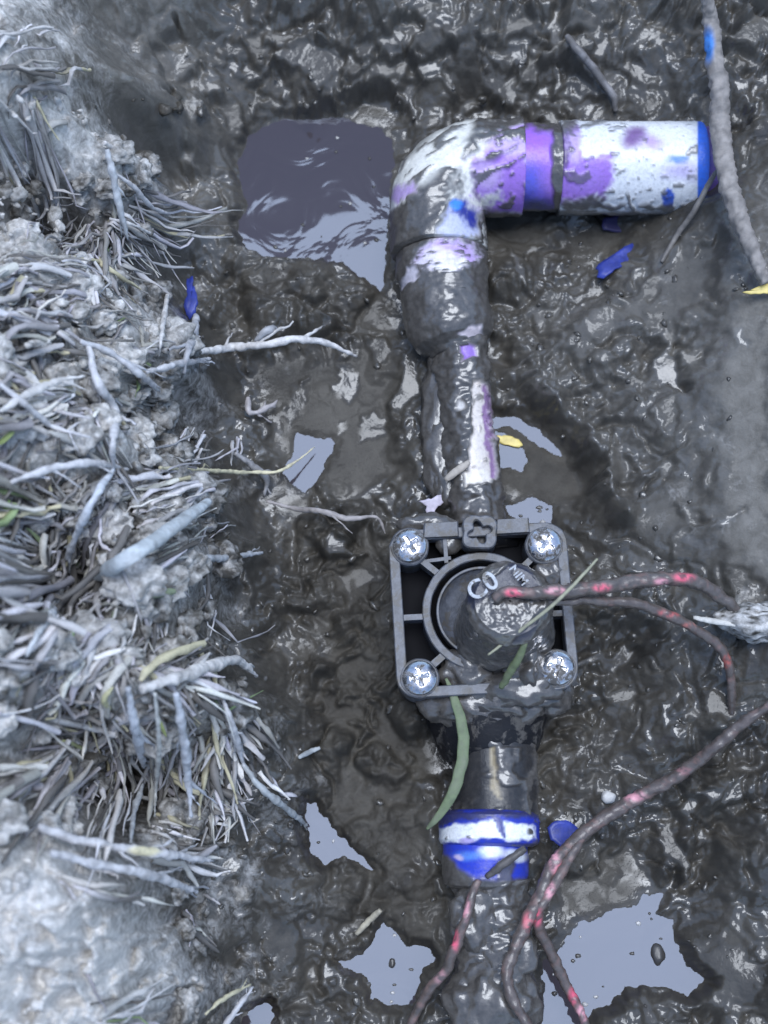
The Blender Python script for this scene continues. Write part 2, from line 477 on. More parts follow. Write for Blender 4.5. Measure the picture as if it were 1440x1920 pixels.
rel += bank * (.010 * clods(X, Y, .020, 61) + .006 * clods(X, Y, .010, 64) + .004 * (1 - 2 * np.abs(pn(X / .01, Y / .01, 62))) + .003 * clods(X, Y, .0055, 67, 2.2, .9) + .0018 * pn(X / .004, Y / .004, 63) + .0009 * pn(X / .002, Y / .002, 68))
rel -= bank * .012 * sstep(.15, .5, pn(X / .028, Y / .028, 66))
bigc = clods(GX + .006 * pn(GX / .03, GY / .03, 27), GY + .006 * pn(GX / .03, GY / .03, 28), .042, 29, 2.0, .5)
rel += .012 * bigc * sstep(-.1, .3, pn(X / .09, Y / .09, 26))
AMP = AMP * (.55 + .95 * sstep(-.35, .35, pn(X / .07, Y / .07, 30)))
rel = (rel - .0065) * AMP
H = H + rel * fade

GLOSS = np.clip(.75 + .5 * pn(X / .03, Y / .03, 71), 0, 1) * (1 - .8 * sstep(.1, .6, DRY))
GLOSS *= .5 + .5 * sstep(-.25, .15, pn(X / .007, Y / .006, 74) + .5 * pn(X / .0028, Y / .0028, 75))

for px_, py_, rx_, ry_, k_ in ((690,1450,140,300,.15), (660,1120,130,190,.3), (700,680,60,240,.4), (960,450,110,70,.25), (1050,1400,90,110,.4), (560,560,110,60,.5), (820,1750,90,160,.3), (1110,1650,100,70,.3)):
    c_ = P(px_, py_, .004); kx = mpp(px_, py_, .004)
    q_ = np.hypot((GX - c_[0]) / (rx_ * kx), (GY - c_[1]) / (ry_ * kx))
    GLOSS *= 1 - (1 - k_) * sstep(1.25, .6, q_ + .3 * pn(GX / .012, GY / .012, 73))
def W2(poly, z=0.0): return [P(a, b, z)[:2] for a, b in poly]

# smooth mud in place of dark-reflecting water; open water, partly cut to sky reflections
DARK_POOL_MUD = [
 ([(490,700),(560,660),(700,660),(745,760),(735,900),(640,930),(560,900),(520,830),(500,760)], .0016, .14),
 ([(915,790),(960,780),(1040,820),(1100,880),(1105,940),(1040,960),(960,930),(915,900)], .0014, .04),
]
WATER = [
 [(450,300),(464,264),(492,240),(530,226),(570,228),(640,222),(700,240),(735,262),(728,400),(722,470),(716,545),(680,520),(640,490),(600,482),(530,486),(490,482),(462,468),(446,436),(452,410),(470,385),(452,350)],
 [(555,815),(630,830),(606,868),(594,905),(570,922),(545,905),(530,890),(548,860)],
 [(915,788),(965,782),(1010,810),(1075,862),(1060,862),(1005,826),(960,800),(915,802)],
 [(912,800),(985,845),(990,870),(975,885),(945,870),(912,862)],
 [(955,950),(1000,938),(1035,950),(1030,985),(1040,1000),(990,985),(960,965)],
 [(577,1500),(590,1505),(600,1530),(640,1570),(680,1610),(702,1632),(660,1615),(640,1600),(612,1620),(580,1598),(574,1545)],
 [(632,1800),(680,1795),(700,1765),(720,1728),(742,1745),(760,1775),(800,1780),(812,1800),(790,1820),(780,1875),(745,1890),(700,1870),(680,1830)],
 [(1020,1800),(1060,1775),(1085,1735),(1150,1715),(1195,1700),(1205,1680),(1240,1675),(1225,1712),(1258,1725),(1262,1765),(1290,1810),(1326,1838),(1290,1862),(1230,1850),(1170,1845),(1160,1870),(1110,1890),(1100,1925),(1020,1925)],
 [(452,1905),(480,1890),(505,1880),(515,1910),(500,1940),(450,1940)],
]
FLAT = [  # wet slabs and trowelled patches that lie level on the slope (pixel outline, height or None, gloss, dryness add)
 ([(472,1705),(500,1690),(545,1740),(560,1790),(525,1830),(500,1800),(480,1760)], None, .45, 0),
 ([(352,1660),(385,1640),(400,1700),(385,1745),(355,1740)], None, .45, 0),
 ([(410,1600),(445,1580),(470,1620),(465,1680),(425,1690)], None, .45, 0),
 ([(170,610),(200,600),(265,640),(262,680),(200,690),(170,660)], None, .8, .1),
 ([(50,680),(110,665),(120,735),(90,745),(60,710)], None, .8, .1),
 ([(1055,640),(1085,600),(1150,580),(1160,600),(1105,640),(1060,655)], None, .5, 0),
 ([(1215,960),(1250,910),(1300,900),(1290,970),(1240,1000),(1200,990)], None, .3, .05),
 ([(1390,560),(1440,540),(1460,1050),(1380,1050),(1370,800)], None, .15, 0),
 ([(1160,560),(1280,470),(1340,440),(1330,560),(1240,600)], None, .35, 0),
 ([(1060,430),(1150,400),(1180,440),(1130,490),(1060,500)], None, .3, 0),
 ([(1250,1800),(1330,1770),(1430,1790),(1440,1860),(1330,1900)], None, .5, 0),
]
TAN = np.zeros_like(H)  # share of the paler tone: lighter mud, plus haze painted in on the right
def local(poly, z, pad):
    w = np.array(W2(poly, z)); lo, hi = w.min(0) - pad, w.max(0) + pad
    j0, j1 = np.searchsorted(gx, [lo[0], hi[0]]); i0, i1 = np.searchsorted(gy, [lo[1], hi[1]])
    return w, (slice(i0, i1), slice(j0, j1))
EW1 = .0030 * pn(GX / .012, GY / .012, 81) + .0016 * pn(GX / .0045, GY / .0045, 85); EW2 = .0030 * pn(GX / .012, GY / .012, 82) + .0016 * pn(GX / .0045, GY / .0045, 86)
for poly, hz, g, dd in FLAT:
    zc = float(np.mean([bil(LH, *[np.array([q]) for q in P(a, b, .03)[:2]], lx, ly)[0] for a, b in poly]))
    w, sl = local(poly, zc, .012)
    sd = inpoly(GX[sl] + 1.6 * EW1[sl], GY[sl] + 1.6 * EW2[sl], w)
    t = sstep(-.006, .004, sd)
    ins = sd > 0
    zt = float(H[sl][ins].mean()) if ins.any() else zc
    lvl = zt + .55 * (BASE[sl] - zc) * (1 if g < .7 else .25) + .15 * rel[sl]
    H[sl] = H[sl] * (1 - t) + lvl * t
    GLOSS[sl] = GLOSS[sl] * (1 - t) + g * t
    DRY[sl] = np.clip(DRY[sl] + dd * t, 0, 1)
for poly, zc, k_, so in (([(1400,380),(1480,330),(1600,300),(1700,1200),(1430,1110),(1380,1060),(1345,940),(1350,760),(1340,640),(1370,520)], .055, .75, .016),
                     ([(1230,905),(1330,880),(1340,1010),(1250,1040),(1200,990)], .040, .30, .010), ([(1060,560),(1180,470),(1330,440),(1330,560),(1150,640),(1050,660)], .03, .30, .012), ([(960,560),(1100,500),(1360,420),(1420,1080),(1150,1060),(1170,960),(1110,820),(1020,720),(950,660)], .03, .24, .02), ([(430,-40),(1440,-40),(1440,190),(1000,200),(760,180),(430,200)], .035, .12, .02),
                     ([(110,-60),(330,-60),(400,100),(400,420),(300,470),(230,300),(130,200)], .055, .5, .03)):
    w, sl = local(poly, zc, .05)
    sd = inpoly(GX[sl] + 2 * EW1[sl] + .008 * pn(GX[sl] / .03, GY[sl] / .03, 94), GY[sl] + 2 * EW2[sl], w)
    TAN[sl] = np.maximum(TAN[sl], k_ * sstep(-so, so, sd))
GLOSS *= 1 - .5 * np.clip(TAN, 0, 1)
dryfloor = .0016 + .0012 * np.clip(pn(X / .01, Y / .01, 83) + .3, 0, 1)
H = np.where(H < dryfloor, dryfloor + .25 * (H - dryfloor), H)
H = np.maximum(H, .0007)
for poly, hz, g in DARK_POOL_MUD:
    w, sl = local(poly, hz, .02)
    sd = inpoly(GX[sl] + EW1[sl], GY[sl] + EW2[sl], w)
    t = sstep(-.010, .006, sd + .008 * pn(GX[sl] / .016, GY[sl] / .016, 87))
    H[sl] = H[sl] * (1 - t) + (hz + .0004 * pn(X[sl] / .03, Y[sl] / .03, 84) + .10 * np.clip(rel[sl], -.002, .008)) * t
    GLOSS[sl] = GLOSS[sl] * (1 - t) + g * t
for poly in WATER:
    w, sl = local(poly, 0, .006)
    sd = inpoly(GX[sl] + .6 * EW1[sl], GY[sl] + .6 * EW2[sl], w)
    t = sstep(-.0055, .0006, sd + .0012 * pn(GX[sl] / .003, GY[sl] / .003, 88))
    H[sl] = H[sl] * (1 - t) + np.minimum(-.0006, -sd * .25 - .0004) * t + (sd < -.0003) * t * (.0005 + .12 * np.clip(rel[sl], 0, .008))

# smeared wet facets: small smooth slabs tilted halfway between camera and sun so they glint
GLINT_SMEAR = [([(478,215),(510,194),(540,205),(600,196),(630,170),(655,146),(664,165),(645,192),(690,186),(742,160),(754,176),(708,214),(640,216),(560,216),(500,224)], .1),
         ([(700,220),(745,204),(797,192),(792,216),(742,238)], .1), ([(572,242),(610,236),(614,250),(590,260)], .1),
         ([(950,85),(985,75),(995,100),(960,115)], .1), ([(1115,50),(1145,48),(1142,75),(1125,82)], .1), ([(1030,125),(1065,118),(1095,140),(1060,175),(1040,160)], .1),
         ([(895,130),(915,128),(960,180),(940,182)], .1), ([(670,40),(700,35),(715,60),(690,95)], .1), ([(1120,880),(1180,850),(1190,880),(1140,905)], .1), ([(938,700),(965,702),(975,718),(945,716)], .1), ([(1062,800),(1075,798),(1090,830),(1078,838)], .1), ([(1000,735),(1020,742),(1030,756),(1008,752)], .1), ([(1108,915),(1120,910),(1130,945),(1120,960)], .1)]
_r = np.random.default_rng(11)
_sun = np.array([math.sin(SUN_AZ) * math.cos(SUN_EL), math.cos(SUN_AZ) * math.cos(SUN_EL), math.sin(SUN_EL)])
for k_ in range(470):
    px_, py_ = _r.uniform(330, 1440), (_r.uniform(-10, 240) if k_ < 170 else _r.uniform(200, 1930))
    if px_ < 420 and py_ > 700: continue
    if 500 < px_ < 840 and 980 < py_ < 1920 and _r.random() < .75: continue
    if len(GLINT_SMEAR) > 20 and 880 < px_ < 1140 and 690 < py_ < 1010: continue
    if px_ > 1280 and 300 < py_ < 1080 and _r.random() < .6: continue
    sz_ = _r.uniform(4, 12.5) * (1 + 1.0 * (_r.random() < .15)); an_ = _r.normal() * .6 + (0 if py_ < 260 else _r.uniform(0, 3.14)); el_ = _r.uniform(1.2, 3.2)
    th_ = np.linspace(0, 6.283, 9, endpoint=False); rr_ = sz_ * (1 + .35 * _r.normal(size=9))
    ex_, ey_ = rr_ * np.cos(th_) * el_, rr_ * np.sin(th_)
    GLINT_SMEAR.append((list(zip(px_ + ex_ * math.cos(an_) - ey_ * math.sin(an_), py_ + ex_ * math.sin(an_) + ey_ * math.cos(an_))), .75))
for poly, jit in GLINT_SMEAR:
    w0 = P(*np.mean(poly, 0), .02); zc = float(bil(LH, np.array([w0[0]]), np.array([w0[1]]), lx, ly)[0])
    if len(poly) == 9 and zc < .004: continue
    w, sl = local(poly, zc, .006)
    if H[sl].size < 9: continue
    sd = inpoly(GX[sl] + 1.25 * EW1[sl], GY[sl] + 1.25 * EW2[sl], w) + .0009 * pn(GX[sl] / .0032, GY[sl] / .0032, 96)
    ins = sd > 0
    if not ins.any() or DRY[sl][ins].mean() > .25 or H[sl][ins].min() < .0012: continue
    c_ = np.array([*w.mean(0), H[sl][ins].mean()])
    v_ = CAMLOC - c_; v_ /= np.linalg.norm(v_)
    n_ = v_ + _sun + _r.normal(size=3) * np.array([.30, .30, 0]) * jit
    n_ /= np.linalg.norm(n_)
    pl = c_[2] - (n_[0] * (GX[sl] - c_[0]) + n_[1] * (GY[sl] - c_[1])) / n_[2] + .07 * (rel[sl] - rel[sl][ins].mean())
    t = sstep(-.0022, .0012, sd)
    pl = np.maximum(pl, .0009)
    H[sl] = np.where(H[sl] > 0, H[sl] * (1 - t) + pl * t, H[sl])
    GLOSS[sl] = GLOSS[sl] * (1 - t) + t * _r.uniform(.25, .75)

# raised rim round the right-hand hollow
RIM = [(915,700),(960,705),(1020,735),(1075,790),(1115,860),(1140,930),(1160,975)]
rw = np.array([P(a, b, .015)[:2] for a, b in RIM])
dmin = np.full(GX.shape, 1.0)
sl = local(RIM, .015, .03)[1]
dd = np.full(GX[sl].shape, 1.0)
for i in range(len(rw) - 1):
    e = rw[i + 1] - rw[i]
    t = np.clip(((GX[sl] - rw[i, 0]) * e[0] + (GY[sl] - rw[i, 1]) * e[1]) / (e @ e), 0, 1)
    dd = np.minimum(dd, np.hypot(GX[sl] - rw[i, 0] - t * e[0], GY[sl] - rw[i, 1] - t * e[1]))
H[sl] += .015 * np.exp(-(dd / .0065) ** 2) * (.8 + .5 * pn(GX[sl] / .012, GY[sl] / .012, 89))
GLOSS[sl] = np.maximum(GLOSS[sl], .9 * np.exp(-(dd / .008) ** 2))

ny, nx = GX.shape
idx = np.arange(ny * nx).reshape(ny, nx)
F = np.stack([idx[:-1, :-1], idx[:-1, 1:], idx[1:, 1:], idx[1:, :-1]], -1).reshape(-1, 4)
ground = mesh_np('muddy_ground', np.stack([GX, GY, H], -1).reshape(-1, 3), F, M_MUD,
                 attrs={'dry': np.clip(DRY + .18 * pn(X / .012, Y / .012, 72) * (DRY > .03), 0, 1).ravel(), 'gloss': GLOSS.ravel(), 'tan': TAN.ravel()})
link(ground, kind='structure')

def gz(x, y):
    x = np.atleast_1d(np.asarray(x, float)); y = np.atleast_1d(np.asarray(y, float))
    j = np.clip(((x - dx[0]) / STEP).astype(int) + (len(gx) - len(dx)) // 2, 0, nx - 1)
    i = np.clip(((y - dy[0]) / STEP).astype(int) + (len(gy) - len(dy)) // 2, 0, ny - 1)
    return H[i, j]

def G(px, py, off=0.0):
    """point on the ground (plus off) seen at a pixel"""
    z = .03
    for _ in range(14):
        p = P(px, py, z)
        z = .5 * z + .5 * float(gz(p[0], p[1])[0])
    return P(px, py, z + off)

# water sheet
wx = np.linspace(-.30, .30, 40); wy = np.linspace(-.32, .34, 44)
WX, WY = np.meshgrid(wx, wy)
wi = np.arange(WX.size).reshape(WX.shape)
WF = np.stack([wi[:-1, :-1], wi[:-1, 1:], wi[1:, 1:], wi[1:, :-1]], -1).reshape(-1, 4)
water = mesh_np('puddle_water', np.stack([WX, WY, np.zeros_like(WX)], -1).reshape(-1, 3), WF, M_WATER)
link(water, kind='structure')

# ------------------------------------------------------------------ swept, painted, mud-caked surfaces
def frames(path):
    path = np.asarray(path, float)
    t = np.gradient(path, axis=0); t /= np.linalg.norm(t, axis=1)[:, None]
    up = np.array([0, 0, 1.0]) if abs(t[0, 2]) < .9 else np.array([1.0, 0, 0])
    n = np.zeros_like(path)
    v = up - t[0] * (up @ t[0]); n[0] = v / np.linalg.norm(v)
    for i in range(1, len(path)):
        v = n[i - 1] - t[i] * (n[i - 1] @ t[i]); n[i] = v / np.linalg.norm(v)
    return t, n, np.cross(t, n)

def sweep(path, rad, nv, cap0=True, cap1=True):
    """tube through the path; returns vertices, quads, outward normals"""
    path = np.asarray(path, float); rad = np.asarray(rad, float) * np.ones(len(path))
    t, n, b = frames(path)
    if cap0:
        path = np.concatenate([path[:1], path]); rad = np.concatenate([[1e-5], rad])
        t, n, b = [np.concatenate([q[:1], q]) for q in (t, n, b)]
    if cap1:
        path = np.concatenate([path, path[-1:]]); rad = np.concatenate([rad, [1e-5]])
        t, n, b = [np.concatenate([q, q[-1:]]) for q in (t, n, b)]
    a = np.linspace(0, 2 * np.pi, nv, endpoint=False)
    dirs = n[:, None, :] * np.cos(a)[None, :, None] + b[:, None, :] * np.sin(a)[None, :, None]
    v = path[:, None, :] + dirs * rad[:, None, None]
    m = len(path)
    i = np.arange(m * nv).reshape(m, nv)
    f = np.stack([i[:-1], np.roll(i[:-1], -1, 1), np.roll(i[1:], -1, 1), i[1:]], -1).reshape(-1, 4)
    return v.reshape(-1, 3), f, dirs.reshape(-1, 3)

def resample(pts, step, smooth=True):
    pts = np.asarray(pts, float)
    if smooth and len(pts) > 2:
        q = np.concatenate([[2 * pts[0] - pts[1]], pts, [2 * pts[-1] - pts[-2]]])
        out = []
        for i in range(len(pts) - 1):
            p0, p1, p2, p3 = q[i:i + 4]
            for u in np.linspace(0, 1, 12, endpoint=False):
                out.append(.5 * (2 * p1 + (p2 - p0) * u + (2 * p0 - 5 * p1 + 4 * p2 - p3) * u * u + (3 * p1 - p0 - 3 * p2 + p3) * u ** 3))
        out.append(pts[-1]); pts = np.array(out)
    s = np.concatenate([[0], np.cumsum(np.linalg.norm(np.diff(pts, axis=0), axis=1))])
    k = max(3, int(s[-1] / step) + 1)
    u = np.linspace(0, s[-1], k)
    return np.stack([np.interp(u, s, pts[:, j]) for j in range(3)], 1)

WHITE = (.80, .80, .80); CREAM = (.78, .76, .69); PURPLE = (.34, .17, .62); LILAC = (.50, .36, .66); BLUEP = (.03, .09, .55); DKPURP = (.12, .06, .24); DEEPB = (.02, .03, .26)

class Paint:
    """colour and mud cover of a surface, laid out in the photograph's pixels on the surface's own points"""
    def __init__(s, v, n, base, mud, up=True, warp=9):
        s.v, s.n = v, n
        s.x, s.y = proj(v)
        s.x = s.x + warp * pn3(v / .012, 5) + .4 * warp * pn3(v / .004, 6)
        s.y = s.y + warp * pn3(v / .012, 7) + .4 * warp * pn3(v / .004, 8)
        s.c = np.tile(np.array(base, float), (len(v), 1))
        s.m = np.clip(np.full(len(v), float(mud)), 0, 1)
        s.under = sstep(.1, -.25, n[:, 2]) if up else np.zeros(len(v))
    def poly(s, poly, col=None, mud=None, soft=9):
        t = sstep(-soft, soft, inpoly(s.x, s.y, poly) + soft * .9 * pn3(s.v / .0025, 19))
        if col is not None: s.c = s.c * (1 - t[:, None]) + np.array(col) * t[:, None]
        if mud is not None: s.m = s.m * (1 - t) + mud * t
    def disc(s, x, y, rx, ry=None, col=None, mud=None, soft=.35, ang=0):
        ry = ry or rx
        c, q = math.cos(math.radians(ang)), math.sin(math.radians(ang))
        X_, Y_ = s.x - x, s.y - y
        r = np.hypot((X_ * c + Y_ * q) / rx, (-X_ * q + Y_ * c) / ry)
        t = sstep(1 + soft, 1 - soft, r)
        if col is not None: s.c = s.c * (1 - t[:, None]) + np.array(col) * t[:, None]
        if mud is not None: s.m = s.m * (1 - t) + mud * t
    def noise_mud(s, scale, lo, hi, amt=1.0, seed=1, stretch=None):
        q = s.v / scale
        if stretch is not None: q = q @ stretch
        f = sstep(lo, hi, pn3(q, seed) + .45 * pn3(q * 2.7, seed + 1))
        s.m = np.maximum(s.m, f * amt)
    def specks(s, scale=.0022, th=.42, amt=1.0, seed=9):
        f = sstep(th, th + .15, pn3(s.v / scale, seed)); s.m = np.maximum(s.m, f * amt)
    def done(s, thick=.0016, fine=1.0):
        m = np.maximum(s.m, s.under)
        m = np.clip(m, 0, 1)
        d = m * thick * (.75 + .75 * pn3(s.v / .009, 15) + .28 * fine * pn3(s.v / .0030, 16)) + .00008 * pn3(s.v / .0015, 17)
        return s.v + s.n * np.maximum(d, -.0003)[:, None], {'paint': s.c, 'mud': m}

def coated(name, v, f, n, paint_fn, parent=None, mat=None, thick=.0016, base=WHITE, mud=.0, warp=9):
    p = Paint(v, n, base, mud, warp=warp)
    paint_fn(p)
    v2, at = p.done(thick)
    o = mesh_np(name, v2, f, mat or M_PVC, attrs=at)
    return child(o, parent) if parent is not None else o

def line(p0, p1, n): return np.linspace(p0, p1, n)

def mudlump(name, px, py, z, rx, ry, rz, parent, seed, mud=1.0, rotz=0):
    me = bmesh.new(); bmesh.ops.create_icosphere(me, subdivisions=4, radius=1)
    v = np.array([q.co[:] for q in me.verts]); f = [[w.index for w in q.verts] for q in me.faces]; me.free()
    nrm = v.copy()
    c, s = math.cos(rotz), math.sin(rotz)
    v = v * np.array([rx, ry, rz]); v = np.stack([v[:, 0] * c - v[:, 1] * s, v[:, 0] * s + v[:, 1] * c, v[:, 2]], 1)
    k = min(rx, ry, rz)
    v = v + nrm * (k * (.38 * pn3(v / .009 + seed, seed) + .25 * pn3(v / .004 + seed, seed + 1) + .1 * pn3(v / .0018, seed)))[:, None]
    v = v + P(px, py, z)
    o = mesh_np(name, v, f, M_PVC, attrs={'paint': np.tile([.1, .09, .08], (len(v), 1)), 'mud': np.full(len(v), mud)})
    return child(o, parent) if parent is not None else o

# ------------------------------------------------------------------ white pipe run with the elbow
ZH = .030
origin = P(820, 315, 0)
run = empty('pipe_run', origin, 'mud-caked white plastic pipe with elbow, stained with purple primer', 'pipe')
mh = mpp(1000, 315, ZH)
def HP(px): return P(px, 315, ZH)
VAX = lambda py: P(818 + (py - 430) * .118, py, ZH - (py - 315) * .000012)

# elbow
R = .0248
a0 = HP(978); corner = P(815, 315, ZH); a1 = VAX(474)
br = .0248
vh = (a0 - corner) / np.linalg.norm(a0 - corner); vv = (a1 - corner) / np.linalg.norm(a1 - corner)
cen = corner + br * (vh + vv)
arc = [cen - br * (math.cos(t) * vv + math.sin(t) * vh) for t in np.linspace(0, math.pi / 2, 46)]
pth = np.concatenate([line(a0, arc[0], 40)[:-1], arc, line(arc[-1], a1, 24)[1:]])
v, f, n = sweep(pth, R, 150)
def paint_elbow(p):
    p.c[:] = CREAM
    p.m[:] = .0
    p.poly([(860,300),(905,296),(935,262),(990,230),(990,395),(880,395),(855,350)], PURPLE)
    p.disc(955, 262, 40, 28, LILAC)
    p.disc(910, 330, 30, 25, LILAC, soft=.6)
    # mud streaks run diagonally over the bend
    ca, sa = math.cos(math.radians(32)), math.sin(math.radians(32))
    st = np.array([[ca * .38, -sa * 1.3, 0], [sa * .38, ca * 1.3, 0], [0, 0, 1]])
    p.noise_mud(.0082, -.22, -.04, 1, 21, st)
    p.m *= sstep(-12, 14, -inpoly(p.x, p.y, [(738,350),(775,285),(830,240),(915,228),(885,258),(850,285),(805,335),(770,348)]))
    p.m = np.maximum(p.m, sstep(-6, 10, inpoly(p.x, p.y, [(890,215),(990,215),(985,255),(930,262),(895,290),(860,300),(880,262)])) * sstep(-.5, .1, pn3(p.v / .006, 33)))
    p.m *= sstep(-6, 8, -inpoly(p.x, p.y, [(880,312),(930,300),(975,265),(985,390),(920,385),(880,345)]))
    p.noise_mud(.0075, .22, .36, .92, 44, st)
    p.poly([(742,346),(776,344),(782,362),(758,372),(742,392),(728,388)], LILAC, 0)
    p.disc(738, 386, 9, 10, WHITE, 0)
    p.poly([(855,300),(885,295),(888,378),(858,382),(845,350)], CREAM, .0)
    p.poly([(845,352),(858,320),(865,345),(860,375)], None, .9)
    p.poly([(715,392),(740,392),(780,366),(850,362),(845,390),(826,436),(822,490),(715,490)], None, 1)
    p.specks(.0045, .55, 0, 2)
    # blue primer dripping off the throat of the bend
    p.poly([(848,384),(868,374),(884,378),(898,398),(900,432),(872,436),(832,428)], DEEPB, 0)
    p.disc(857, 388, 10, 9, (.05, .25, .8), 0)
    p.poly([(822,430),(850,396),(868,408),(884,424),(900,432),(896,444),(826,444)], (.5, .52, .68), 0)
    p.poly([(880,372),(935,362),(940,372),(900,392),(880,392)], CREAM, .15)
    p.m = np.maximum(p.m, sstep(383, 397, p.y) * sstep(905, 915, p.x) * .8)
coated('elbow', v, f, n, paint_elbow, run, base=CREAM)
# short pipe between elbow and stub, purple to blue
v, f, n = sweep(line(HP(974), HP(1050), 60), .0222, 130)
def paint_band(p):
    p.c[:] = PURPLE
    p.disc(1005, 275, 35, 35, (.36, .14, .78), 0, soft=.7)
    p.disc(990, 345, 26, 42, (.12, .12, .62), soft=.8)
    p.disc(1000, 385, 45, 20, DEEPB, soft=.8)
    p.m = sstep(252, 240, p.y)
    p.m = np.maximum(p.m, sstep(1030, 1040, p.x))
    p.m = np.maximum(p.m, sstep(360, 385, p.y) * .6)
coated('primed_pipe', v, f, n, paint_band, run, base=PURPLE)
# stub that runs to the right, with its rims
L = .0
pp = np.concatenate([[HP(1046), HP(1047.2)], line(HP(1049), HP(1306), 170), [HP(1308), HP(1311), HP(1312.5)]])
rr = np.concatenate([[.0235, .0246], np.full(170, .0247), [.0246, .0243, .0236]])
v, f, n = sweep(pp, rr, 150, cap1=False)
def paint_stub(p):
    p.c[:] = (.80, .81, .83)
    p.poly([(1048,250),(1078,236),(1086,268),(1100,298),(1146,286),(1150,330),(1132,368),(1048,380)], PURPLE, 0)
    p.disc(1100, 330, 30, 26, (.36, .2, .66), soft=.6)
    p.disc(1074, 275, 14, 30, LILAC, soft=.6)
    p.disc(1190, 260, 25, 20, (.25, .13, .36), .25, soft=.5, ang=-25)
    p.disc(1222, 268, 22, 14, LILAC, soft=.8)
    p.disc(1272, 298, 17, 9, (.08, .25, .75), soft=.5, ang=15)
    p.disc(1278, 322, 30, 16, (.55, .5, .75), soft=.8)
    p.poly([(1240,385),(1243,365),(1256,352),(1266,358),(1260,392)], (.05, .12, .55), 0, 3)
    p.poly([(1046,225),(1080,225),(1072,252),(1062,262),(1046,258)], None, .9)
    p.poly([(1048,262),(1060,258),(1066,285),(1060,310),(1050,320)], DKPURP, .4)
    p.poly([(1060,325),(1070,320),(1085,326),(1106,318),(1108,328),(1090,340),(1068,336)], None, .75, 3)
    p.poly([(1055,372),(1132,366),(1140,392),(1050,398)], None, .95)
    p.poly([(1080,240),(1120,228),(1150,216),(1144,228),(1112,242),(1086,246)], None, .8, 3)
    p.m = np.maximum(p.m, sstep(.32, .5, pn3(p.v / np.array([.006, .003, .003]), 61)) * sstep(1130, 1200, p.x) * sstep(300, 350, p.y) * .8)
    p.noise_mud(.0080, .40, .60, .75, 66, np.array([[.7, 0, 0], [0, 1.3, 0], [0, 0, 1]]))
    p.noise_mud(.0034, .52, .7, .6, 64, np.array([[.6, 0, 0], [0, 1.3, 0], [0, 0, 1]]))
    p.m = np.maximum(p.m, sstep(372, 388, p.y) * sstep(-.2, .2, pn3(p.v / .006, 65)) * .9)
    p.m = np.maximum(p.m, (np.abs(p.x - 1181) < 4) * sstep(345, 365, p.y) * .8)
    t = sstep(1306, 1310, proj(p.v)[0]) * sstep(.0, .25, p.n[:, 2])
    p.c = p.c * (1 - t[:, None]) + np.array((.04, .16, .72)) * t[:, None]
    p.m *= 1 - t
coated('pipe_stub', v, f, n, paint_stub, run, base=WHITE, thick=.0011)
v, f, n = sweep(np.concatenate([line(HP(1300), HP(1333), 40), [HP(1335), HP(1336)]]), np.concatenate([np.full(40, .0222), [.0218, .0205]]), 110)
coated('inner_sleeve', v, f, n, lambda p: (p.m.__imul__(0), p.disc(1316, 300, 14, 50, (.05, .05, .35), soft=.6)), run, base=(.10, .06, .22), thick=.0005)
# reducer below the elbow and the thin pipe on to the valve
ys = np.concatenate([line(474, 482, 6), line(484, 664, 120)])
ax = np.array([VAX(y) for y in ys])
ax[:, 0] += np.interp(ys, [474, 570, 664], [.001, 0, .003])
rr = np.interp(ys, [474, 477, 488, 514, 536, 622, 642, 656, 664], [.021, .0228, .0235, .0238, .0222, .0222, .0195, .014, .0125])
v, f, n = sweep(ax, rr, 130)
def paint_reducer(p):
    p.m[:] = 1
    p.c[:] = (.72, .68, .74)
    p.poly([(775,492),(790,466),(830,446),(872,450),(898,478),(890,494),(850,498),(800,500)], LILAC, .0)
    p.poly([(778,496),(800,466),(842,470),(868,486),(830,500),(790,502)], (.74, .68, .76), 0)
    p.poly([(808,492),(870,486),(880,494),(840,508),(812,503)], (.82, .78, .74), 0, 3)
    p.noise_mud(.0045, .12, .3, .9, 71, np.array([[.5, 0, 0], [0, 1.4, 0], [0, 0, 1]]))
    p.poly([(752,545),(764,500),(782,498),(786,520),(768,528),(756,545)], (.62, .58, .64), 0, 3)
    p.poly([(862,628),(878,612),(902,612),(905,632),(885,634)], (.72, .62, .64), 0, 3)
    p.c = p.c * (1 - (sstep(446, 438, p.y) * .9)[:, None]) + np.array(DKPURP) * (sstep(446, 438, p.y) * .9)[:, None]
    p.m *= sstep(438, 452, proj(p.v)[1])
coated('reducer', v, f, n, paint_reducer, run, base=LILAC, thick=.0015)
ys = line(640, 985, 190)
ax = np.array([VAX(y) for y in ys]); ax[:, 0] += np.interp(ys, [640, 985], [.0050, .0035])
v, f, n = sweep(ax, np.full(len(ax), .0122), 100)
def paint_thin(p):
    p.m[:] = 1
    p.c[:] = (.72, .66, .60)
    p.poly([(863,650),(888,648),(891,672),(866,678)], (.30, .17, .55), .0, 3)
    p.poly([(884,715),(906,718),(914,800),(918,895),(886,902),(878,890),(882,800)], (.70, .63, .57), .0, 3)
    p.poly([(905,720),(916,740),(925,895),(914,890),(910,800)], (.33, .2, .36), 0, 3)
    p.poly([(872,888),(915,882),(915,902),(880,908)], (.78, .72, .64), 0, 3)
    p.disc(896, 745, 9, 6, None, .7)
    p.specks(.003, .5, .5, 75)
    p.disc(862, 762, 7, 10, (.68, .65, .62), .1)
coated('thin_pipe', v, f, n, paint_thin, run, base=CREAM, thick=.0030)
for k_, (x_, y_, rx_, ry_) in enumerate(((846,770,.016,.040), (846,850,.015,.030), (846,905,.010,.014), (880,945,.010,.008), (838,700,.009,.018))):
    mudlump('mud_cake', x_, y_, .021 - .006 * (x_ < 820), rx_, ry_, .008, run, 31 + k_)

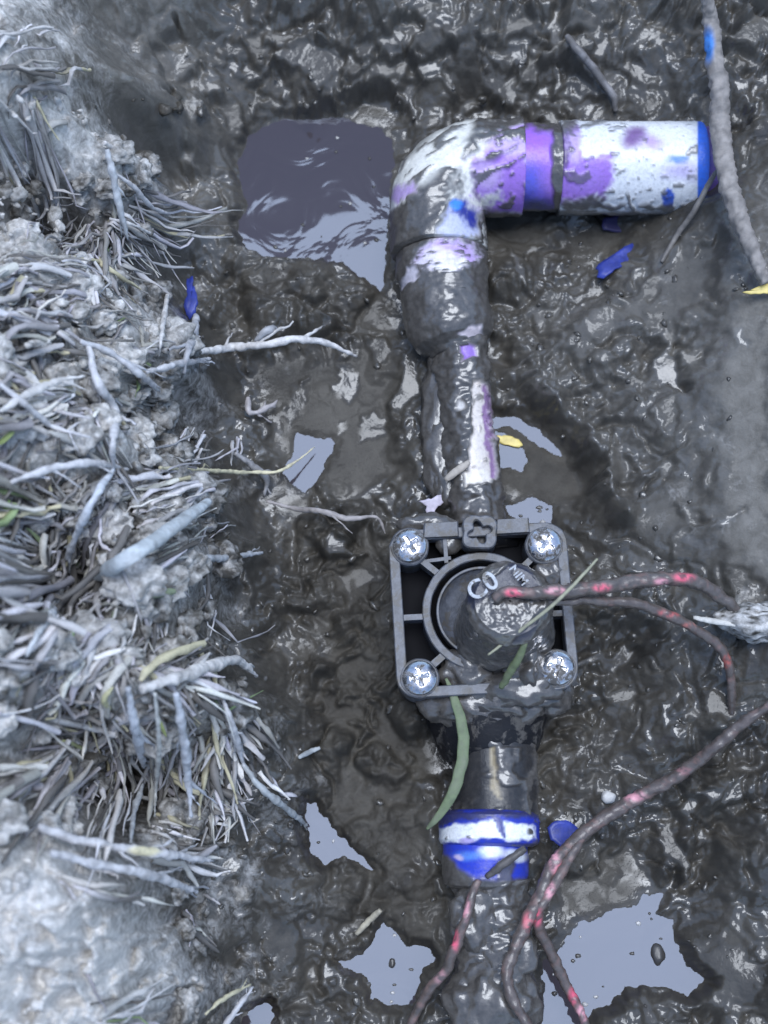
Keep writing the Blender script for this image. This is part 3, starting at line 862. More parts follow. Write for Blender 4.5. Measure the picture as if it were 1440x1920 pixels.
# ------------------------------------------------------------------ irrigation valve
ZF = .055
VC = P(905, 1141, ZF)
ROT = math.radians(3.2)
cr, srr = math.cos(ROT), math.sin(ROT)
def vl(x, y, z=0.0):
    """millimetres in the valve's own frame -> world"""
    x, y, z = x * .001, y * .001, z * .001
    return np.array([VC[0] + x * cr - y * srr, VC[1] + x * srr + y * cr, z])
def vw(pts):
    q = np.asarray(pts, float) * .001
    return np.stack([VC[0] + q[:, 0] * cr - q[:, 1] * srr, VC[1] + q[:, 0] * srr + q[:, 1] * cr, q[:, 2]], 1)
valve = empty('irrigation_valve', (VC[0], VC[1], .004), 'black plastic irrigation valve with four bright screws and a mud-covered solenoid', 'valve')
ZT = ZF * 1000

def rrect(hx, hy, r, k=8):
    out = []
    for cx_, cy_, a in ((hx - r, hy - r, 0), (-hx + r, hy - r, 90), (-hx + r, -hy + r, 180), (hx - r, -hy + r, 270)):
        for i in range(k + 1):
            t = math.radians(a + 90 * i / k); out.append((cx_ + r * math.cos(t), cy_ + r * math.sin(t)))
    return np.array(out)

def loft(loops, closed=False, cap=(True, True)):
    """loops: list of (k,3) arrays of the same length -> verts, faces"""
    k = len(loops[0]); v = np.concatenate(loops); f = []
    m = len(loops)
    for a in range(m if closed else m - 1):
        b = (a + 1) % m
        for i in range(k):
            j = (i + 1) % k
            f.append((a * k + i, a * k + j, b * k + j, b * k + i))
    if not closed:
        if cap[0]: f.append(tuple(range(k))[::-1])
        if cap[1]: f.append(tuple((m - 1) * k + i for i in range(k)))
    return v, f

def lp(xy, z): return np.concatenate([xy, np.full((len(xy), 1), z)], 1)
def grow(xy, d):
    c = xy.mean(0); w = xy - c; r = np.linalg.norm(w, axis=1)[:, None]
    return c + w * (1 + d / r)

def vpart(name, v, f, mat, parent=None, smooth=False, jitter=0.0):
    v = np.asarray(v, float)
    w = vw(v)
    if jitter:
        w = w + jitter * np.stack([pn3(w / .004, 3), pn3(w / .004, 4), pn3(w / .004, 5)], 1)
    o = mesh_np(name, w, f, mat, smooth=smooth)
    return child(o, parent or valve)

def prism(xy, z0, z1, ch=.5):
    xy = np.asarray(xy, float)
    return loft([lp(xy, z0), lp(xy, z1 - ch), lp(grow(xy, -ch), z1)])

def ringprism(o_, i_, z0, z1, ch=.5):
    return loft([lp(o_, z0), lp(o_, z1 - ch), lp(grow(o_, -ch), z1), lp(grow(i_, ch), z1), lp(i_, z1 - ch), lp(i_, z0)], closed=True)

def circ(r, k=64, cx_=0, cy_=0):
    a = np.linspace(0, 2 * np.pi, k, endpoint=False)
    return np.stack([cx_ + r * np.cos(a), cy_ + r * np.sin(a)], 1)

def barxy(x0, y0, x1, y1, w):
    d = np.array([x1 - x0, y1 - y0], float); d /= np.linalg.norm(d); p = np.array([-d[1], d[0]]) * w / 2
    return np.array([(x0, y0) - p, (x1, y1) - p, (x1, y1) + p, (x0, y0) + p])

# body under the cover, with its two ports
v, f = prism(rrect(40, 37, 8), 6, ZT - 21, 1.2); vpart('body', v, f, M_BLACK, jitter=.0004)
def port(name, y0, y1, radii, z, x=0, parent=None):
    k = 60
    ys_ = np.linspace(y0, y1, len(radii)); a = np.linspace(0, 2 * np.pi, k, endpoint=False)
    loops = [np.stack([x + r * np.cos(a), np.full(k, y), z + r * np.sin(a)], 1) for r, y in zip(radii, ys_)]
    v, f = loft(loops); return vpart(name, v, f, M_BLACK, parent, True, .0005)
port('outlet_port', 34, 47, [22, 23, 23, 22, 19, 14], 26, 2)
port('inlet_port', -34, -70, [29, 31, 31, 31, 30, 28, 27, 25, 22], 20, 1)
# outer frame of the cover
v, f = ringprism(rrect(44, 41.5, 10), rrect(38.8, 36.2, 8), ZT - 9, ZT, .6); vpart('cover_rim', v, f, M_GREY, jitter=.0004)
v, f = ringprism(rrect(43, 40.5, 9), rrect(40.6, 38, 8), ZT - 30, ZT - 9.2, .4); vpart('cover_skirt', v, f, M_BLACK, jitter=.0002)
# floor of the pockets
v, f = prism(rrect(40.4, 37.8, 9), ZT - 22, ZT - 19.5, .4); vpart('cover_floor', v, f, M_POCKET)
# ring and inner lip
RC = (0.0, -1.0)
v, f = ringprism(circ(29.5, 72, *RC), circ(25.4, 72, *RC), ZT - 19.4, ZT - 1.2, .5); vpart('cover_ring', v, f, M_GREY, smooth=False, jitter=.0002)
v, f = ringprism(circ(22.6, 72, *RC), circ(21.2, 72, *RC), ZT - 11.2, ZT - 2.5, .3); vpart('inner_lip', v, f, M_GREY)
# dished floor inside the lip
k = 64; loops = [lp(circ(r, k, *RC), z) for r, z in ((21.1, ZT - 4.5), (19.5, ZT - 7), (16, ZT - 9), (4, ZT - 10))]
v, f = loft(loops, cap=(False, True)); vpart('dished_floor', v, f, M_GREY, smooth=True)
# ribs
for k_, (x0, y0, x1, y1, w) in enumerate(((-31, 28.5, -20.5, 19, 3.2), (31, 28, 20.4, 19, 3.2), (-30, -29, -20.6, -21.6, 3.6), (31, -27, 20.6, -21.6, 3.2),
                          (-39.2, -2, -29.2, -2, 3.0), (29.2, -4, 39.2, -4, 3.0), (-16, 36.5, -16, 24, 2.0), (-26, 25.6, -13.5, 26.6, 1.8))):
    v, f = prism(barxy(x0, y0, x1, y1, w), ZT - 11.3 - .05 * k_, ZT - 1.6 - .09 * k_, .3); vpart('rib', v, f, M_GREY)
# straps along the top edge and the bleed knob
for x0, x1 in ((-27, -9), (9, 26)):
    v, f = prism(np.array([(x0, 36.5), (x1, 36.5), (x1, 44), (x0 + 1, 44)]), ZT - 10, ZT + 1.6, .7); vpart('top_strap', v, f, M_GREY, jitter=.0003)
a = np.linspace(0, 2 * np.pi, 72, endpoint=False)
ro = 9.2 + .9 * np.cos(4 * (a - .7)); ri = 4.6 + 1.5 * np.cos(4 * (a - .25))
KO = np.stack([1 + ro * np.cos(a), 37.5 + ro * np.sin(a)], 1); KI = np.stack([1 + ri * np.cos(a), 37.5 + ri * np.sin(a)], 1)
v, f = ringprism(KO, KI, ZT - 9, ZT + 4.0, .7); knob = vpart('bleed_knob', v, f, M_GREY, jitter=.0004)
v, f = prism(circ(6.6, 24, 1, 37.5), ZT - 9, ZT - 3, .3); vpart('knob_socket', v, f, M_BLACK, knob)
# screw bosses and screws
def screw_mesh(ang):
    nr, na = 26, 72
    v, f = [], []
    for i in range(nr + 1):
        r = 8.3 * i / nr
        for j in range(na):
            t = 2 * math.pi * j / na
            x, y = r * math.cos(t), r * math.sin(t)
            z = 3.9 * math.sqrt(max(0, 1 - (r / 8.9) ** 2)) - .15
            u = x * math.cos(ang) + y * math.sin(ang); w_ = -x * math.sin(ang) + y * math.cos(ang)
            s = max((abs(u) < .95) * (abs(w_) < 4.6), (abs(w_) < .95) * (abs(u) < 4.6))
            if s: z -= 2.0 * max(.25, 1 - max(abs(u), abs(w_)) / 6)
            v.append((x, y, z))
    b = len(v)
    for j in range(na):
        t = 2 * math.pi * j / na; v.append((8.3 * math.cos(t), 8.3 * math.sin(t), -1.5))
    for i in range(nr + 1):
        for j in range(na):
            f.append((i * na + j, (i + 1) * na + j, (i + 1) * na + (j + 1) % na, i * na + (j + 1) % na)) if i < nr else f.append((i * na + j, b + j, b + (j + 1) % na, i * na + (j + 1) % na))
    f = [q for q in f if len(set(q)) > 2]
    return np.array(v), f
SCREWS = [(768, 1022, .5, .35, -.3), (1022, 1020, .9, -.1, .2), (787, 1270, .15, .2, -.3), (1045, 1252, 1.2, 0, .05)]
for px, py, ang, tx, ty in SCREWS:
    w = P(px, py, ZF + .003)
    d = (w - VC) * 1000
    lx_, ly_ = d[0] * cr + d[1] * srr, -d[0] * srr + d[1] * cr
    v, f = loft([lp(circ(9.6, 40, lx_, ly_), ZT - 19.4), lp(circ(9.6, 40, lx_, ly_), ZT - .4), lp(circ(9.0, 40, lx_, ly_), ZT + .3)])
    vpart('screw_boss', v, f, M_GREY, jitter=.0003)
    v, f = screw_mesh(ang)
    z = v[:, 2] + v[:, 0] * tx * .25 + v[:, 1] * ty * .25 + ZT + 1.4
    vpart('screw', np.stack([v[:, 0] + lx_, v[:, 1] + ly_, z], 1), f, M_STEEL, smooth=True)
# mud washed into the pockets and over the south edge of the cover
for q in ((1033, 1075, .050, .009, .007, .006, 1), (960, 1290, .048, .024, .010, .010, 3), (880, 1262, .046, .014, .012, .009, 4), (985, 1255, .050, .012, .013, .012, 5), (800, 985, .046, .016, .005, .006, 6), (905, 1322, .040, .030, .012, .012, 7), (845, 1015, .047, .008, .006, .004, 8), (1000, 1300, .038, .02, .012, .01, 9)):
    mudlump('mud_cake', *q[:6], valve, q[6])

# solenoid: capped cylinder leaning slightly, mud-caked but for a strip of its printed top
sb, st_ = vl(9.5, -5, ZT - 12), vl(10.0, -3.5, ZT + 36)
axd = (st_ - sb) / np.linalg.norm(st_ - sb)
hh = np.linalg.norm(st_ - sb)
us = np.concatenate([line(0, .93, 80), 1 - .07 * np.cos(np.linspace(0, math.pi / 2, 14))[1:], np.ones(36)])
ra = np.concatenate([np.linspace(.0203, .0192, 80), .0192 - .0028 * (1 - np.cos(np.linspace(0, math.pi / 2, 14)))[1:][::1], .0164 * np.linspace(.98, .03, 36)])
us = us + np.concatenate([np.zeros(93), np.linspace(.1, 9, 36) * .0006])
pth = sb + (us * hh)[:, None] * axd
# straight-axis sweep with fixed frames
a = np.linspace(0, 2 * np.pi, 110, endpoint=False)
e1 = np.array([1, 0, 0]) - axd * axd[0]; e1 /= np.linalg.norm(e1); e2 = np.cross(axd, e1)
dirs = np.cos(a)[:, None] * e1 + np.sin(a)[:, None] * e2
v = (pth[:, None, :] + dirs[None] * ra[:, None, None]).reshape(-1, 3)
i = np.arange(len(pth) * 110).reshape(len(pth), 110)
f = np.stack([i[:-1], np.roll(i[:-1], -1, 1), np.roll(i[1:], -1, 1), i[1:]], -1).reshape(-1, 4)
top = sstep(.93, 1.0, np.repeat(us, 110))
n = np.tile(dirs, (len(pth), 1)) * (1 - top)[:, None] + axd * top[:, None]
n /= np.linalg.norm(n, axis=1)[:, None]
def paint_sol(p):
    p.under[:] = 0
    p.c[:] = (.030, .033, .055)
    p.m[:] = 1
    p.poly([(868,1122),(905,1082),(950,1056),(985,1062),(1012,1092),(985,1112),(950,1112),(915,1122),(885,1142)], None, 0, 5)
    p.poly([(955,1205),(990,1175),(1012,1150),(1008,1180),(985,1200)], None, .2, 4)
    p.poly([(905,1085),(925,1062),(960,1050),(945,1068),(925,1080)], (.12, .11, .1), .9, 3)
solp = Paint(v, n, (.03, .033, .05), 1, up=False, warp=6)
paint_sol(solp)
south = np.clip((-n[:, 1] * .9 + .35 + n[:, 0] * .1), 0, 1) * np.clip(1 - np.repeat(us, 110), 0, 1)
v2 = v + n * (solp.m * np.clip(np.repeat(ra, 110) / .009, .05, 1) * (.0008 + .0010 * pn3(v / .010, 81) + .0008 * pn3(v / .0033, 82) + .0004 * pn3(v / .0016, 84) + .0085 * south ** 1.2 * (1 + .5 * pn3(v / .012, 83))))[:, None]
sol = child(mesh_np('solenoid', v2, f, M_PVC, attrs={'paint': solp.c, 'mud': solp.m}), valve)
def lettering(text, size, px, py, z, rotz, parent, lean=0.0):
    cu = bpy.data.curves.new('lettering', 'FONT'); cu.body = text; cu.size = size; cu.extrude = .00012
    cu.align_x = 'CENTER'; cu.align_y = 'CENTER'; cu.offset = size * .012
    tmp = bpy.data.objects.new('lettering', cu); COL.objects.link(tmp)
    dg = bpy.context.evaluated_depsgraph_get()
    me = bpy.data.meshes.new_from_object(tmp.evaluated_get(dg))
    bpy.data.objects.remove(tmp)
    co = np.array([q.co[:] for q in me.vertices])
    c, s = math.cos(rotz), math.sin(rotz)
    co = np.stack([co[:, 0] * c - co[:, 1] * s, co[:, 0] * s + co[:, 1] * c, co[:, 2]], 1) + P(px, py, z)
    me.vertices.foreach_set('co', co.astype(np.float32).ravel()); me.update()
    me.materials.clear(); me.materials.append(M_LETTER)
    return child(bpy.data.objects.new('lettering', me), parent)
ztop = float(st_[2]) + .0040
lettering('C0', .0125, 905, 1100, ztop, math.radians(33), sol)
lettering('NIM', .0058, 972, 1079, ztop, math.radians(-52), sol)

# ------------------------------------------------------------------ lower pipe with its blue primed collar
ZL = .024
LAX = lambda py: P(917 + (py - 1560) * .012, py, ZL - max(0, py - 1600) * .00002)
low = empty('lower_pipe', P(917, 1600, 0), 'pipe below the valve with a bright blue primed collar carrying a painted white glare band', 'pipe')
v, f, n = sweep(np.array([LAX(y) for y in line(1375, 1535, 90)]) + np.array([.003, 0, 0]), .0205, 90)
def paint_nip(p):
    p.m[:] = .15; p.noise_mud(.012, -.1, .2, 1, 95); p.c[:] = (.02, .02, .022)
    p.poly([(845,1400),(880,1400),(905,1470),(870,1520),(845,1500)], None, .15)
    p.poly([(925,1400),(935,1400),(938,1500),(922,1480)], (.30, .24, .14), .1, 3)
coated('black_nipple', v, f, n, paint_nip, low, base=(.05, .05, .05))
yy = np.concatenate([line(1520, 1530, 10), line(1532, 1576, 50), line(1578, 1588, 10)])
rr = np.interp(yy, [1520, 1523, 1530, 1574, 1582, 1588], [.0205, .0228, .0246, .0246, .0236, .0205])
v, f, n = sweep(np.array([LAX(y) for y in yy]), rr, 140)
def paint_collar(p):
    p.c[:] = (.02, .04, .40)
    p.poly([(820,1582),(822,1556),(850,1546),(905,1538),(935,1540),(975,1544),(1002,1548),(1002,1572),(960,1580),(932,1572),(900,1570),(865,1578)], (.86, .87, .88), 0, 4)  # white glare band painted over the blue primer
    p.poly([(925,1530),(942,1540),(946,1574),(930,1560)], (.03, .05, .35), .4, 2)
    p.disc(993, 1559, 5, 6, None, 1)
    p.disc(875, 1574, 14, 6, (.5, .42, .72), 0)
    p.poly([(815,1520),(1020,1520),(1020,1534),(930,1532),(860,1536),(815,1552)], (.02, .025, .14), .2, 4)
    p.m = np.maximum(p.m, sstep(.5, .62, pn3(p.v / .004, 93)) * .8)
    p.poly([(960,1585),(1020,1575),(1020,1620),(985,1620)], None, .8, 5)
coated('collar', v, f, n, paint_collar, low, base=DEEPB, thick=.001, warp=5)
yy = line(1580, 1662, 60)
v, f, n = sweep(np.array([LAX(y) for y in yy]) - np.array([.002, 0, 0]), np.interp(yy, [1580, 1640, 1655, 1662], [.0205, .0205, .0195, .017]), 110)
def paint_neck(p):
    p.c[:] = (.025, .05, .50)
    p.disc(920, 1598, 22, 11, (.82, .86, .9), 0, soft=.5)
    p.disc(965, 1604, 24, 11, (.78, .80, .84), 0, soft=.4)
    p.disc(880, 1602, 25, 8, (.10, .25, .75), 0, soft=.8)
    p.disc(858, 1606, 10, 5, (.6, .5, .7), 0, soft=.5)
    p.poly([(935,1612),(965,1612),(960,1665),(930,1665)], None, .9, 5)
    p.poly([(985,1600),(1010,1600),(1010,1660),(985,1660)], None, .6, 5)
    p.m = np.maximum(p.m, sstep(1640, 1654, p.y + .8 * (890 - p.x) * (p.x < 890)))
coated('collar_neck', v, f, n, paint_neck, low, base=DEEPB, thick=.0012, warp=5)
yy = line(1645, 2010, 190)
v, f, n = sweep(np.array([LAX(y) for y in yy]) + np.array([.0015, 0, 0]), .0158, 100)
coated('buried_pipe', v, f, n, lambda p: p.m.__setitem__(slice(None), 1), low, thick=.0045)
mudlump('mud_cake', 925, 1880, .030, .022, .02, .012, low, 21)
mudlump('mud_cake', 890, 1720, .036, .012, .016, .007, low, 22)
mudlump('mud_cake', 955, 1790, .034, .014, .012, .006, low, 23)

# ------------------------------------------------------------------ wires, twigs, stalks
def strand(name, pix, width, label, cat, group=None, mat=None, base=(.4, .4, .4), mud=.6, red=None, off=None, nv=14, step=.0011, flat=1.0, rough=.18, taper=.6, paintfn=None, zs=None, thick=.0006, follow=True, shoots=0):
    """pix: pixel path; off: lift above the ground per point (or zs: absolute heights)"""
    if zs is not None: pts = [P(a, b, z) for (a, b), z in zip(pix, zs)]
    else:
        off = off if off is not None else [.002] * len(pix)
        pts = [G(a, b, o_) for (a, b), o_ in zip(pix, off)]
    pth = resample(pts, step)
    if follow and zs is None:
        pth[:, 2] = np.maximum(pth[:, 2], gz(pth[:, 0], pth[:, 1]) + .0003)
        k = np.ones(7) / 7
        zz = np.convolve(np.pad(pth[:, 2], 3, 'edge'), k, 'valid'); pth[:, 2] = zz
    u = np.linspace(0, 1, len(pth))
    r = .5 * width * mpp(*pix[len(pix) // 2], float(pth[:, 2].mean()))
    rad = r * (1 - (1 - taper) * np.abs(2 * u - 1) ** 3)
    sd = abs(hash(name + str(pix))) % 97 if False else int(pix[0][0] * 7 + pix[0][1] * 3) % 97
    wig = np.stack([pn3(np.stack([u * 9 + sd, u * 0, u * 0], 1), j + 1) for j in range(3)], 1)
    pth = pth + wig * r * .25
    if shoots: rad = rad * (1 + .38 * pn3(np.stack([u * len(pth) / 9 + sd, u * 0 + .3, u * 0], 1), 9)) * (1 - .55 * u ** 4)
    v, f, n = sweep(pth, rad, nv)
    for k_ in range(shoots):
        i_ = int(len(pth) * rng.uniform(.25, .92)); d_ = pth[min(i_ + 2, len(pth) - 1)] - pth[max(i_ - 2, 0)]; d_ /= np.linalg.norm(d_) + 1e-9
        a_ = rng.choice([-1, 1]) * rng.uniform(.35, .95); ca_, sa_ = math.cos(a_), math.sin(a_)
        d_ = np.array([d_[0] * ca_ - d_[1] * sa_, d_[0] * sa_ + d_[1] * ca_, d_[2] + rng.uniform(-.3, .35)])
        l_ = len(pth) * step * rng.uniform(.12, .32)
        s_ = np.linspace(0, 1, 10)[:, None]
        pp_ = pth[i_] + d_ * l_ * s_ + np.array([0, 0, -1]) * (.25 * l_ * s_ ** 2) + .12 * l_ * s_ * np.stack([pn3(np.concatenate([s_ * 3 + k_ + sd, s_ * 0, s_ * 0], 1), q_) for q_ in (1, 2, 3)], 1)
        v2, f2, n2 = sweep(pp_, rad[i_] * rng.uniform(.35, .6) * (1 - .8 * s_[:, 0]), nv)
        f = np.concatenate([f, f2 + len(v)]); v = np.concatenate([v, v2]); n = np.concatenate([n, n2])
    lumps = pn3(v / .004 + sd, 2) * .6 + pn3(v / .0016 + sd, 3) * .4
    v = v + n * (rough * r * lumps)[:, None]
    if flat != 1.0 and not shoots:
        vv_ = v.reshape(-1, nv, 3); cz = vv_.mean(1, keepdims=True)
        vv_[..., 2] = cz[..., 2] + (vv_[..., 2] - cz[..., 2]) * flat; v = vv_.reshape(-1, 3)
    p = Paint(v, n, base, 0, up=False, warp=3)
    p.m = mud * sstep(-.35, .25, pn3(v / .006 + sd, 4) + .4 * pn3(v / .002, 5) + (mud - .5) * 1.2)
    p.c = p.c * (1 + .22 * pn3(v / .003, 6)[:, None])
    if red:
        for x, y, rx_, ry_, c_ in red:
            p.disc(x, y, rx_, ry_, c_, 0, soft=.45)
        p.m = np.maximum(p.m, .85 * sstep(.0, .3, pn3(v / .0024 + sd, 12)))
    if paintfn: paintfn(p)
    v2, at = p.done(thick)
    o = recentre(mesh_np(name, v2, f, mat or M_STRAW, attrs=at))
    return link(o, None, label, cat, group)

RED = (.78, .13, .20); PINK = (.72, .34, .38)
WB = (.20, .13, .115)
zs_ = .088
strand('wire', [(925,1122),(955,1110),(1000,1112),(1060,1108),(1130,1100),(1200,1090),(1275,1085),(1320,1098),(1365,1130),(1392,1160)], 25,
       'mud-caked red wire arching off the solenoid top towards the right bank', 'wire', 'red wires of the valve', M_WIRE, WB, .85,
       [(963,1112,18,9,RED), (1042,1108,20,7,PINK), (1128,1102,16,7,RED), (1282,1083,20,9,RED), (1240,1090,14,6,PINK)],
       zs=[.094, .0965, .096, .093, .089, .085, .081, .076, .070, .062], nv=20, rough=.42)
strand('wire', [(1000,1128),(1060,1128),(1120,1126),(1180,1130),(1230,1144),(1290,1172),(1340,1205),(1366,1245),(1372,1300),(1370,1350)], 17,
       'thinner red wire looping below the arching one and down the right bank', 'wire', 'red wires of the valve', M_WIRE, WB, .8,
       [(1255,1150,24,6,(.45,.12,.12)), (1363,1240,8,14,(.5,.13,.11)), (1290,1172,12,6,(.4,.14,.12))],
       zs=[.090, .087, .083, .078, .073, .067, .061, .054, .045, .034], nv=16, rough=.4)
strand('wire', [(1450,1318),(1400,1350),(1350,1392),(1290,1440),(1200,1495),(1130,1535),(1085,1570),(1040,1620),(1012,1680),(985,1735),(960,1790),(950,1830),(965,1880),(995,1930)], 24,
       'long muddy red wire running diagonally from the right bank past the blue collar', 'wire', 'red wires of the valve', M_WIRE, WB, .75,
       [(1050,1640,12,22,RED), (1038,1612,9,25,PINK), (1192,1492,20,10,PINK), (990,1728,10,18,(.6,.14,.17)), (1280,1445,16,8,(.3,.16,.16))],
       zs=[.072, .066, .060, .050, .040, .036, .036, .040, .044, .046, .047, .047, .046, .044], nv=20, rough=.42)
strand('wire', [(1095,1562),(1060,1625),(1020,1690),(1008,1715),(1012,1745),(1035,1790),(1060,1845),(1085,1890),(1105,1935)], 19,
       'red wire crossing the big puddle at the bottom right', 'wire', 'red wires of the valve', M_WIRE, WB, .7,
       [(1076,1868,9,16,RED), (1092,1900,10,18,PINK), (1008,1720,8,16,RED), (1030,1668,10,18,PINK)],
       zs=[.036, .042, .046, .044, .038, .030, .024, .020, .018], nv=16, rough=.4)
strand('wire', [(897,1650),(884,1682),(874,1720),(858,1765),(846,1790),(840,1815),(808,1850),(785,1890),(765,1930)], 17,
       'short red wire hanging left from under the blue collar', 'wire', 'red wires of the valve', M_WIRE, WB, .7,
       [(874,1700,7,24,PINK), (854,1762,7,20,RED), (825,1830,10,12,(.45,.25,.26))],
       zs=[.047, .048, .047, .044, .042, .038, .032, .026, .022], nv=16, rough=.4)

BARK = (.30, .27, .245)
def twig_paint(p): p.disc(1328, 85, 11, 30, (.05, .22, .62), 0, soft=.5)
strand('twig', [(1325,-20),(1332,40),(1340,110),(1350,180),(1352,240),(1358,300),(1372,370),(1395,430),(1420,490),(1436,530)], 36,
       'long grey-brown twig lying past the open pipe end', 'twig', None, M_STRAW, BARK, .35, off=[.030, .03, .030, .028, .028, .026, .022, .018, .014, .008], nv=22, rough=.45, taper=.55, follow=False, paintfn=twig_paint)
strand('root', [(1345,318),(1325,352),(1300,398),(1270,440),(1240,492)], 10, 'thin dark root slanting down from the twig below the pipe end', 'root', None, M_STRAW, (.22,.2,.18), .5, off=[.018,.014,.008,.004,.001], nv=10)
strand('root', [(1062,68),(1085,95),(1110,125),(1135,160),(1150,180),(1155,210)], 14, 'mud-coated root above the white pipe stub', 'root', None, M_STRAW, (.26,.25,.25), .6, off=[.004,.005,.005,.004,.003,.002], nv=12)
strand('green_grass', [(836,1272),(852,1310),(866,1360),(868,1410),(856,1470),(830,1520),(800,1555)], 22, 'long green grass blade trailing from the valve down to the blue collar', 'grass blade', None, M_STRAW, (.15,.19,.10), .3, zs=[.052,.053,.052,.052,.053,.050,.046], nv=14, flat=.25, rough=.05, taper=.2)
strand('dry_grass', [(1120,1048),(1080,1092),(1030,1140),(975,1182),(915,1228)], 7, 'thin straight grass stem lying across the solenoid', 'stem', None, M_STRAW, (.36,.35,.24), .2, zs=[.099,.102,.1,.092,.085], nv=8, rough=.1)
strand('green_grass', [(985,1205),(972,1235),(955,1262),(940,1290)], 16, 'short dull green blade stuck in the mud under the solenoid', 'grass blade', None, M_STRAW, (.12,.15,.075), .3, zs=[.087,.082,.076,.070], nv=10, flat=.4)

PALE_ = (.60, .59, .60); LT = (.70, .67, .64); STRAWY = (.66, .60, .40); GRN = (.26, .34, .16)
g = 'stalks sticking out of the left bank'
ST = [
 ([(372,660),(430,652),(490,646),(560,636),(615,644),(648,660),(668,668)], 15, LT, 'long pale stalk reaching out over the trench floor above the pools', [.004,.014,.024,.028,.022,.014,.008], 1),
 ([(275,698),(330,684),(395,672)], 12, PALE_, 'short pale stub just under the longest pale stalk', [.006,.008,.010], 1),
 ([(165,1090),(230,1052),(310,1000),(390,940)], 30, (.50,.54,.56), 'broad flat grey blade slanting up to the trench edge', [.012,.016,.020,.024], .09),
 ([(265,1292),(330,1272),(400,1248),(445,1238),(480,1268)], 23, LT, 'thick bleached stub with a forked tip at the bank edge', [.008,.014,.016,.016,.010], .8),
 ([(70,1550),(150,1575),(230,1590),(300,1600),(400,1614)], 19, PALE_, 'pale stalk with a yellow patch above the light clod', [.008,.014,.018,.020,.018], .8),
 ([(95,1600),(190,1622),(280,1640),(370,1672)], 18, PALE_, 'pale stalk lying just below the one with the yellow patch', [.008,.014,.016,.010], .8),
 ([(300,877),(390,882),(470,886),(520,884),(560,862),(590,838)], 9, STRAWY, 'thin yellowish straw pointing at the leaf-shaped sky reflection', [.008,.012,.016,.016,.010,.005], 1),
 ([(500,940),(560,955),(600,958),(650,972),(705,970),(722,1000)], 10, (.42,.38,.36), 'thin brownish rootlet bending towards the valve', [.006,.010,.012,.012,.012,.004], 1),
 ([(165,650),(185,720),(215,770),(212,830),(212,880)], 17, PALE_, 'crooked grey stalk hanging beside the wet flake on the bank', [.010,.014,.014,.014,.012], .9),
 ([(212,880),(170,945),(140,1010),(118,1068)], 15, (.60,.63,.68), 'straight bluish stalk leading down to the green tuft', [.014,.016,.016,.012], .8),
 ([(118,1068),(108,1130),(75,1180),(50,1230)], 18, (.56,.58,.60), 'stout pale stalk below the straight bluish one', [.012,.014,.012,.008], .8),
 ([(455,1432),(490,1478),(530,1510),(576,1548)], 13, (.46,.48,.48), 'grey rootlet ending at the narrow corner puddle', [.010,.012,.012,.004], 1),
 ([(410,1290),(432,1350),(452,1420),(462,1450)], 13, PALE_, 'stalk hanging from the bank edge beneath the forked stub', [.012,.014,.012,.010], 1),
 ([(330,1300),(345,1390),(352,1460),(358,1532)], 17, (.52,.54,.58), 'flat grey root hanging free, rightmost of the hanging bunch', [.018,.024,.022,.016], .6),
 ([(290,1300),(298,1390),(292,1480),(290,1530)], 9, (.55,.55,.52), 'thin root hanging in the middle of the hanging bunch', [.018,.026,.026,.018], 1),
 ([(240,1290),(254,1370),(270,1440)], 17, (.56,.58,.62), 'thick pale root hanging at the left of the bunch', [.016,.022,.016], .8),
 ([(268,1470),(252,1520),(245,1580)], 11, (.48,.50,.52), 'forked pale root below the hanging bunch', [.018,.018,.012], 1),
 ([(315,548),(308,590),(302,640),(298,668)], 10, LT, 'upright white stalk left of the blue scrap', [.010,.016,.014,.008], .8),
 ([(368,592),(362,625),(352,660),(345,700)], 20, (.44,.44,.46), 'muddy thumb-like stub right under the blue scrap', [.014,.020,.018,.008], 1),
 ([(195,268),(235,290),(285,309)], 11, LT, 'pale straw end sticking right from the upper clump', [.006,.010,.012], 1),
 ([(215,325),(250,350),(285,388),(320,402)], 9, PALE_, 'bent rootlet straggling right from the upper clump', [.008,.010,.010,.005], 1),
 ([(205,410),(250,422),(292,443)], 7, LT, 'fine straight rootlet low on the upper clump', [.008,.010,.008], 1),
 ([(200,280),(212,330),(222,380),(240,450)], 14, (.54,.56,.58), 'forked vertical stalk at the front of the upper clump', [.014,.018,.016,.006], .8),
 ([(0,772),(60,735),(120,712),(160,705)], 15, LT, 'pale stalk curving in from the left edge of the picture', [.008,.012,.014,.012], .8),
 ([(385,1902),(420,1872),(470,1846)], 8, STRAWY, 'yellow straw at the bottom of the bank', [.006,.012,.014], 1),
 ([(420,1925),(445,1890),(475,1850)], 13, PALE_, 'grey straw beside the yellow one at the bottom', [.004,.008,.010], 1),
 ([(370,1048),(430,1045),(492,1036)], 13, (.45,.46,.47), 'short muddy straw poking over dark mud below the broad blade', [.006,.008,.006], .8),
 ([(465,745),(470,775),(510,760),(520,750)], 12, (.48,.44,.43), 'small hooked rootlet on the trench floor', [.003,.004,.004,.003], 1),
 ([(480,640),(500,620),(520,618)], 14, (.42,.42,.43), 'stubby muddy root tip resting on the longest pale stalk', [.024,.026,.018], 1),
 ([(150,640),(205,660),(260,700),(300,735)], 13, (.52,.52,.54), 'grey straw crossing the wet flake on the bank', [.010,.012,.012,.006], .8),
 ([(440,850),(480,878),(500,900),(495,930)], 12, (.34,.33,.33), 'dark forked root hugging the bank foot', [.006,.008,.006,.004], 1),
 ([(0,720),(50,760),(100,800),(170,820)], 12, PALE_, 'straw lying across the pale upper bank', [.008,.012,.010,.006], .8),
 ([(20,905),(90,880),(170,868),(240,880)], 14, PALE_, 'long pale straw lying level along the bank top', [.01,.014,.014,.008], .7),
]
